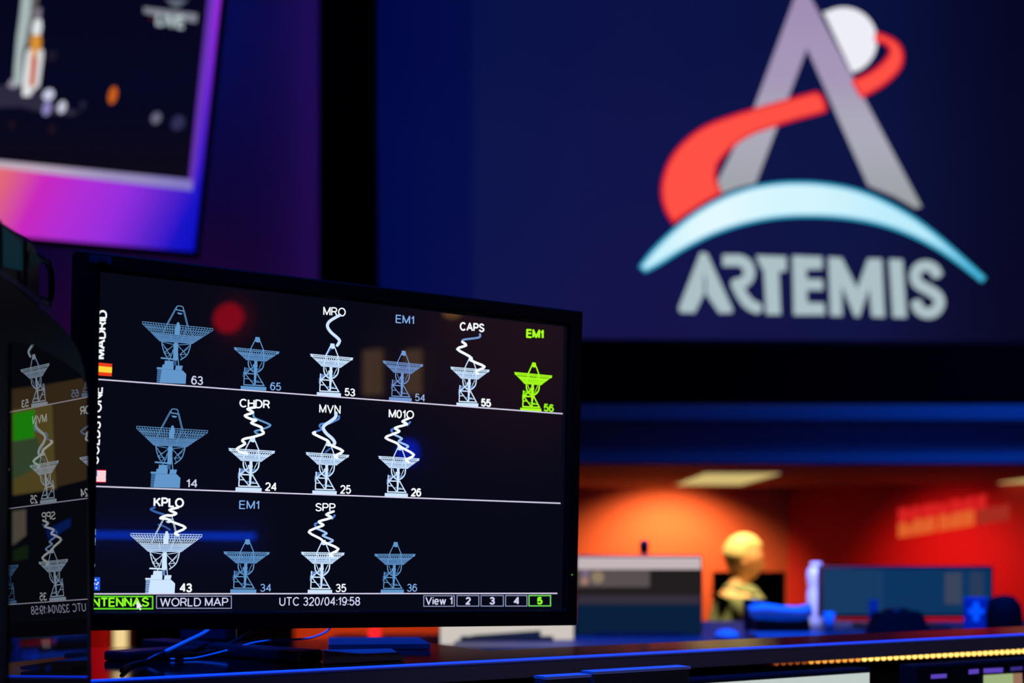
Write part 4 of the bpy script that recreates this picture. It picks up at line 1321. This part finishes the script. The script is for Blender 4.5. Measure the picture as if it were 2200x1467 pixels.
# ================================================================== PERSON AND STATION BEHIND
PY = 7.0
k3 = thing('work_desk', (1.9, 7.5, 0), 'dark desk behind the second row where the person works', 'desk')
MB().box(1.45, 2.6, 6.6, 7.5, 1.02, 1.05).build('worktop', BLACK2, k3)
for x in (1.5, 2.5):
    MB().box(x, x + .04, 6.65, 7.45, 0, 1.02).build('leg', BLACK2, k3)
m0, m1 = W(1533, 1228, 7.9), W(1688, 1334, 7.9)
o = thing('dark_monitor', ((m0.x + m1.x) / 2, 7.95, 0), 'black monitor back on a stand behind the seated person', 'monitor')
MB().box(m0.x, m1.x, 7.9, 7.95, m1.z, m0.z).build('housing', BLACK2, o, .006)
MB().box((m0.x + m1.x) / 2 - .03, (m0.x + m1.x) / 2 + .03, 7.95, 7.99, .02, m0.z - .1).build('neck', BLACK2, o)
MB().box((m0.x + m1.x) / 2 - .2, (m0.x + m1.x) / 2 + .2, 7.8, 8.15, 0, .02).build('foot', BLACK2, o)


def skin_mesh(chains, sub=2):
    """one smooth tapered body surface grown along jointed chains [(point, radius), ...]"""
    verts, edges, rad = [], [], []
    idx = {}
    for ch in chains:
        prev = None
        for p, r in ch:
            key = tuple(round(c, 4) for c in p)
            if key not in idx:
                idx[key] = len(verts)
                verts.append(p)
                rad.append(r)
            i = idx[key]
            if prev is not None and prev != i: edges.append((prev, i))
            prev = i
    me = bpy.data.meshes.new('skin')
    me.from_pydata(verts, edges, [])
    ob = bpy.data.objects.new('skin', me)
    COL.objects.link(ob)
    md = ob.modifiers.new('skin', 'SKIN')
    md.use_smooth_shade = True
    for i, sv in enumerate(me.skin_vertices[0].data):
        sv.radius = rad[i] if isinstance(rad[i], tuple) else (rad[i], rad[i])
        sv.use_root = (i == 0)
    ss = ob.modifiers.new('sub', 'SUBSURF')
    ss.levels = sub
    ss.render_levels = sub
    dg = bpy.context.evaluated_depsgraph_get()
    em_ = bpy.data.meshes.new_from_object(ob.evaluated_get(dg))
    vs = [v.co.copy() for v in em_.vertices]
    fs = [list(p.vertices) for p in em_.polygons]
    bpy.data.objects.remove(ob)
    bpy.data.meshes.remove(em_)
    return vs, fs


hx, hz = W(1598, 0, PY).x, W(0, 1200, PY).z     # head centre
SEAT = .72
per_loc = V((hx - .12, PY, SEAT))


def pt(dx, dy, z):
    return (hx + dx, PY + dy, z)


# the person faces +x (to the right), bending a little forward
pel, chest, sh_z = (-.20, SEAT + .12), (-.09, SEAT + .42), hz - .235
body = MB()
chains = [[(pt(-.12, 0, SEAT + .12), (.15, .12)), (pt(-.08, 0, SEAT + .28), (.14, .12)), (pt(-.03, 0, SEAT + .44), (.15, .13)), (pt(-.025, 0, sh_z + .02), (.085, .06)), (pt(-.03, 0, hz - .145), .052), (pt(-.01, 0, hz - .06), .06), (pt(.0, 0, hz + .01), .078)]]
for s in (-1, 1):
    chains.append([(pt(-.025, 0, sh_z + .02), (.085, .06)), (pt(-.02, s * .17, sh_z), .058), (pt(.12, s * .24, sh_z - .25), .046), (pt(.27, s * .17, 1.085), .034), (pt(.33, s * .15, 1.082), .026)])
    chains.append([(pt(-.12, 0, SEAT + .12), (.15, .12)), (pt(-.08, s * .10, SEAT + .09), .088), (pt(.24, s * .13, SEAT + .08), .062), (pt(.22, s * .13, .32), .046), (pt(.20, s * .13, .09), .036), (pt(.30, s * .14, .04), .034)])
vs, fs = skin_mesh(chains)
body.add(vs, fs, True)
# skull with brow, nose, chin and ears
hd = MB()
hd.ball((0, 0, 0), 1, 1, 1, 28, 20)
for v in hd.v:
    x, y, z = v
    w = 1.0 - .30 * max(0, -z) ** 1.3
    px = x * .098 * (1.0 - .08 * max(0, -z)) + (.018 * max(0, -z) if x > 0 else 0)
    if x > .8 and abs(y) < .35 and -.45 < z < .12:
        px += .020 * (1 - abs(y) / .35) * (1 - abs(z + .2) / .33 if abs(z + .2) < .33 else 0)
    if x > .6 and .05 < z < .3: px += .004
    if x > .75 and abs(z + .05) < .15 and .2 < abs(y) < .5: px -= .006
    if x < -.3 and z < -.4: px += .035 * (-z - .4)
    body_p = V((px, y * .076 * w, z * .118))
    body_p = Matrix.Rotation(math.radians(10), 3, 'Y') @ body_p
    v[:] = (hx + body_p.x, PY + body_p.y, hz + body_p.z)
body.add(hd.v, hd.f, True)
for s in (-1, 1):
    body.ball((hx - .012, PY + s * .077, hz - .012), .018, .008, .032, 10, 8)
    body.ball((hx + .083, PY + s * .030, hz + .0), .010, .010, .008, 8, 6)
body.tube([(hx + .088, PY - .022, hz - .062), (hx + .094, PY, hz - .060), (hx + .088, PY + .022, hz - .062)], .006, 8)
# hands: palm, four bent fingers of different length and a thumb
for s in (-1, 1):
    wx, wy, wz = hx + .33, PY + s * .15, 1.082
    body.ball((wx + .045, wy, wz - .006), .050, .040, .016, 14, 8)
    for i, L in enumerate((.060, .072, .066, .050)):
        yy = wy - .030 + .020 * i
        body.tube([(wx + .075, yy, wz - .004), (wx + .09 + L * .45, yy, wz + .004), (wx + .088 + L * .8, yy, wz - .008), (wx + .086 + L, yy, wz - .022)], [.0095, .009, .0085, .006], 8)
    body.tube([(wx + .025, wy - s * .030, wz - .006), (wx + .055, wy - s * .056, wz - .010), (wx + .082, wy - s * .060, wz - .018)], [.012, .010, .007], 8)
person = body.build('person', pbr('skin', (226, 170, 120), .55))
tag(person, 'seated person in an olive shirt turned right under a warm light', 'person')
# clothing
SHIRT = pbr('olive_shirt', (122, 132, 92), .85)
ch = [[(pt(-.12, 0, SEAT + .10), (.168, .135)), (pt(-.08, 0, SEAT + .28), (.158, .136)), (pt(-.03, 0, SEAT + .44), (.166, .146)), (pt(-.02, 0, sh_z + .035), (.165, .125)), (pt(-.02, 0, hz - .165), (.105, .10)), (pt(-.015, 0, hz - .118), (.080, .078))]]
for s in (-1, 1):
    ch.append([(pt(-.02, 0, sh_z + .035), (.165, .125)), (pt(-.01, s * .175, sh_z), .088), (pt(.12, s * .242, sh_z - .25), .068), (pt(.24, s * .18, 1.092), .044)])
vs, fs = skin_mesh(ch)
MB().add(vs, fs, True).build('shirt', SHIRT, person)
ch = []
for s in (-1, 1):
    ch.append([(pt(-.12, 0, SEAT + .10), (.165, .138)), (pt(-.08, s * .10, SEAT + .09), .102), (pt(.245, s * .13, SEAT + .08), .076), (pt(.225, s * .13, .32), .060), (pt(.205, s * .13, .10), .052)])
vs, fs = skin_mesh(ch)
MB().add(vs, fs, True).build('trousers', pbr('dark_trousers', (30, 30, 38), .85), person)
for s in (-1, 1):
    MB().ball((hx + .27, PY + s * .14, .048), .12, .048, .046).build('shoe', BLACK, person)
hr = MB()
hr.ball((0, 0, 0), 1, 1, 1, 28, 16)
keep = []
for v in hr.v:
    x, y, z = v
    q = V((x * .109 - .006, y * .086, z * .118 + .012))
    if x > .2 and z < .42: q = V((x * .086, y * .066, z * .10))
    if z < -.35: q = V((q.x * .8, q.y * .8, q.z * .85))
    q = Matrix.Rotation(math.radians(10), 3, 'Y') @ q
    v[:] = (hx + q.x, PY + q.y, hz + q.z + .004)
hr.build('hair', pbr('fair_hair', (222, 196, 132), .6), person)
# stool
st = thing('drafting_chair', (hx - .16, PY, 0), 'tall dark chair the person sits on', 'chair')
MB().obox((hx - .12, PY, SEAT - .035), (.24, 0, 0), (0, .23, 0), (0, 0, .035)).build('seat', BLACK2, st, .02)
MB().obox((hx - .43, PY, SEAT + .22), (.025, 0, 0), (0, .20, 0), (0, 0, .20)).build('backrest', BLACK2, st, .02)
MB().tube([(hx - .30, PY, SEAT - .05), (hx - .44, PY, SEAT - .02), (hx - .455, PY, SEAT + .15)], .018).build('back_bar', BLACK, st)
MB().lathe((hx - .12, PY, .06), [(.03, 0), (.03, SEAT - .14), (.05, SEAT - .13)]).build('column', STEEL, st)
for k in range(5):
    a = k * 2 * math.pi / 5 + .3
    l = MB().tube([(hx - .12, PY, .09), (hx - .12 + .28 * math.cos(a), PY + .28 * math.sin(a), .06)], [.022, .015], 8).build('leg', BLACK, st)
    MB().ball((hx - .12 + .28 * math.cos(a), PY + .28 * math.sin(a), .028), .028).build('caster', BLACK, l)

# ------------------------------------------------------------------ recess fittings
for x0, x1, lab in ((1.92, 2.66, 'long glowing ceiling light above the seated person'), (5.52, 6.3, 'glowing ceiling light at the right edge above the red wall')):
    t = thing('ceiling_light', ((x0 + x1) / 2, 14.6, 2.22), lab, 'light', 'ceiling lights in the recess')
    MB().box(x0 - .04, x1 + .04, 13.36, 15.74, 2.205, 2.22).build('frame', WHITE, t)
    MB().box(x0, x1, 13.4, 15.7, 2.198, 2.205).build('diffuser', em('ceiling_glow', (226, 200, 126), .85, True), t)
# standing column of light below the main monitor, far back
cx_ = W(259, 0, 10.5).x
o = thing('column_lamp', (cx_, 10.5, 0), 'tall glowing cream column lamp seen under the left end of the monitor', 'lamp')
MB().lathe((cx_, 10.5, 0), [(.12, 0), (.12, .02), (.05, .03)]).build('base', BLACK, o)
MB().lathe((cx_, 10.5, .03), [(.050, 0), (.052, .01), (.052, 2.5), (.048, 2.51)]).build('tube', em('column_glow', (244, 212, 146), 1.0, True), o)
ba, bb = W(192, 0, 10.6).x, W(236, 0, 10.6).x
o = thing('red_wall_stand_in', ((ba + bb) / 2, 10.6, 0), 'added tall red panel standing in for red wall, left of the column lamp', 'stand_in')  # added stand-in for the red wall, tall enough to mirror in the shelf
MB().box(ba, bb, 10.6, 10.605, .04, 2.55).build('stand_in', pbr('stand_in_red', (210, 20, 28), .8), o)
MB().box(ba - .02, bb + .02, 10.55, 10.68, 0, .04).build('foot', BLACK, o, .004)
MB().tube([((ba + bb) / 2, 10.62, .04), ((ba + bb) / 2, 10.62, 2.55)], .010).build('pole', STEEL, o)
pa, pb = W(284, 0, 9.4).x, W(628, 0, 9.4).x
o = MB().box(pa, pb, 9.4, 9.5, 0, 2.6).build('room_divider', pbr('divider_dark', (34, 22, 28), .9))
tag(o, 'dark room divider behind the monitor stand, right of the column lamp', 'divider')
# sign with two lines of raised characters on the red wall
RW = Plane(q0, (q1 - q0), (0, 0, -1))
sg = thing('wall_sign', RW.px(2050, 1160), 'wall sign with a red line above an orange line on the red wall', 'sign')
for nm, y0a, y0b, hgt, col, ws in (('upper_lettering', 1122, 1084, 30, (222, 36, 36), (0, .10, .105, .2, .215, .33, .335, .46, .48, .58, .585, .7, .71, .8)),
                                   ('lower_lettering', 1155, 1116, 33, (228, 104, 46), (0, .11, .115, .22, .225, .35, .37, .46, .465, .57, .575, .7))):
    mm = MB()
    rnd = random.Random(len(ws))
    for i in range(0, len(ws), 2):
        f = ws[i]
        while f < ws[i + 1] - .012:
            g = min(ws[i + 1], f + rnd.uniform(.022, .048))
            up = rnd.choice((0, 0, 3, 7))
            xa, xb = 1930 + 236 * f, 1930 + 236 * g - 1.6
            ya, yb = y0a + (y0b - y0a) * f, y0a + (y0b - y0a) * g
            mm.prism(onto(RW, [(xa, ya - hgt + up), (xb, yb - hgt + up), (xb, yb), (xa, ya)], .012), RW.n * -.01)
            f = g
    mm.build(nm, em(nm, col, .95), sg)
mm = MB()
for xa, xb in ((2100, 2128), (2130, 2146), (2148, 2168)):
    ya, yb = 1155 - (xa - 1930) * .165, 1155 - (xb - 1930) * .165
    mm.prism(onto(RW, [(xa, ya - 32), (xb, yb - 32), (xb, yb), (xa, ya)], .012), RW.n * -.01)
mm.build('lower_lettering', em('dim_lettering', (168, 48, 34), .9), sg)

# ------------------------------------------------------------------ lamps on the right-hand wall behind the camera, mirrored in the monitor glass
def mirror_hit(x, y, X=7.6):
    p = MP.px(x, y)
    d = (p - CAMP).normalized()
    r = d - MP.n * (2 * d.dot(MP.n))
    return p + r * ((X - p.x) / r.x)


def wall_lamp(name, label, x0, x1, y0, y1, rgb, k, cat='lamp', rnd=False):
    a, b = mirror_hit(x0, y0), mirror_hit(x1, y1)
    c = (a + b) / 2
    hy, hzz = abs(a.y - b.y) / 2, abs(a.z - b.z) / 2
    t = thing(name, (7.6, c.y, c.z - hzz), label, cat)
    MB().box(7.55, 7.6, c.y - hy * .6, c.y + hy * .6, c.z - hzz * .6, c.z + hzz * .6).build('bracket', BLACK, t)
    m = MB()
    if rnd:
        m.ball((7.52, c.y, c.z), .05, hy, hzz)
    else:
        m.box(7.5, 7.55, c.y - hy, c.y + hy, c.z - hzz, c.z + hzz)
    m.build('shade', em(name + '_glow', rgb, k), t)
    return c


wall_lamp('signal_lamp', 'round red lamp mirrored above the second dish on the monitor', 474, 536, 658, 714, (255, 0, 20), 5.0, rnd=True)
wall_lamp('wall_sconce', 'tan wall light mirrored left of the dish marked 54', 796, 830, 756, 848, (200, 150, 100), 2.0)
wall_lamp('wall_sconce', 'tan wall light mirrored right of the dish marked 54', 884, 914, 756, 848, (200, 150, 100), 2.0)
wall_lamp('spot_lamp', 'amber lamp mirrored at the top edge of the monitor', 966, 1004, 660, 684, (255, 180, 80), 3.0, rnd=True)
wall_lamp('tube_light', 'long blue tube light mirrored across the lower left of the monitor', 100, 556, 1143, 1157, (0, 66, 255), 14)
wall_lamp('blue_lamp', 'round blue lamp mirrored beside the dish marked 26', 866, 912, 946, 1000, (0, 40, 255), 7.0, rnd=True)
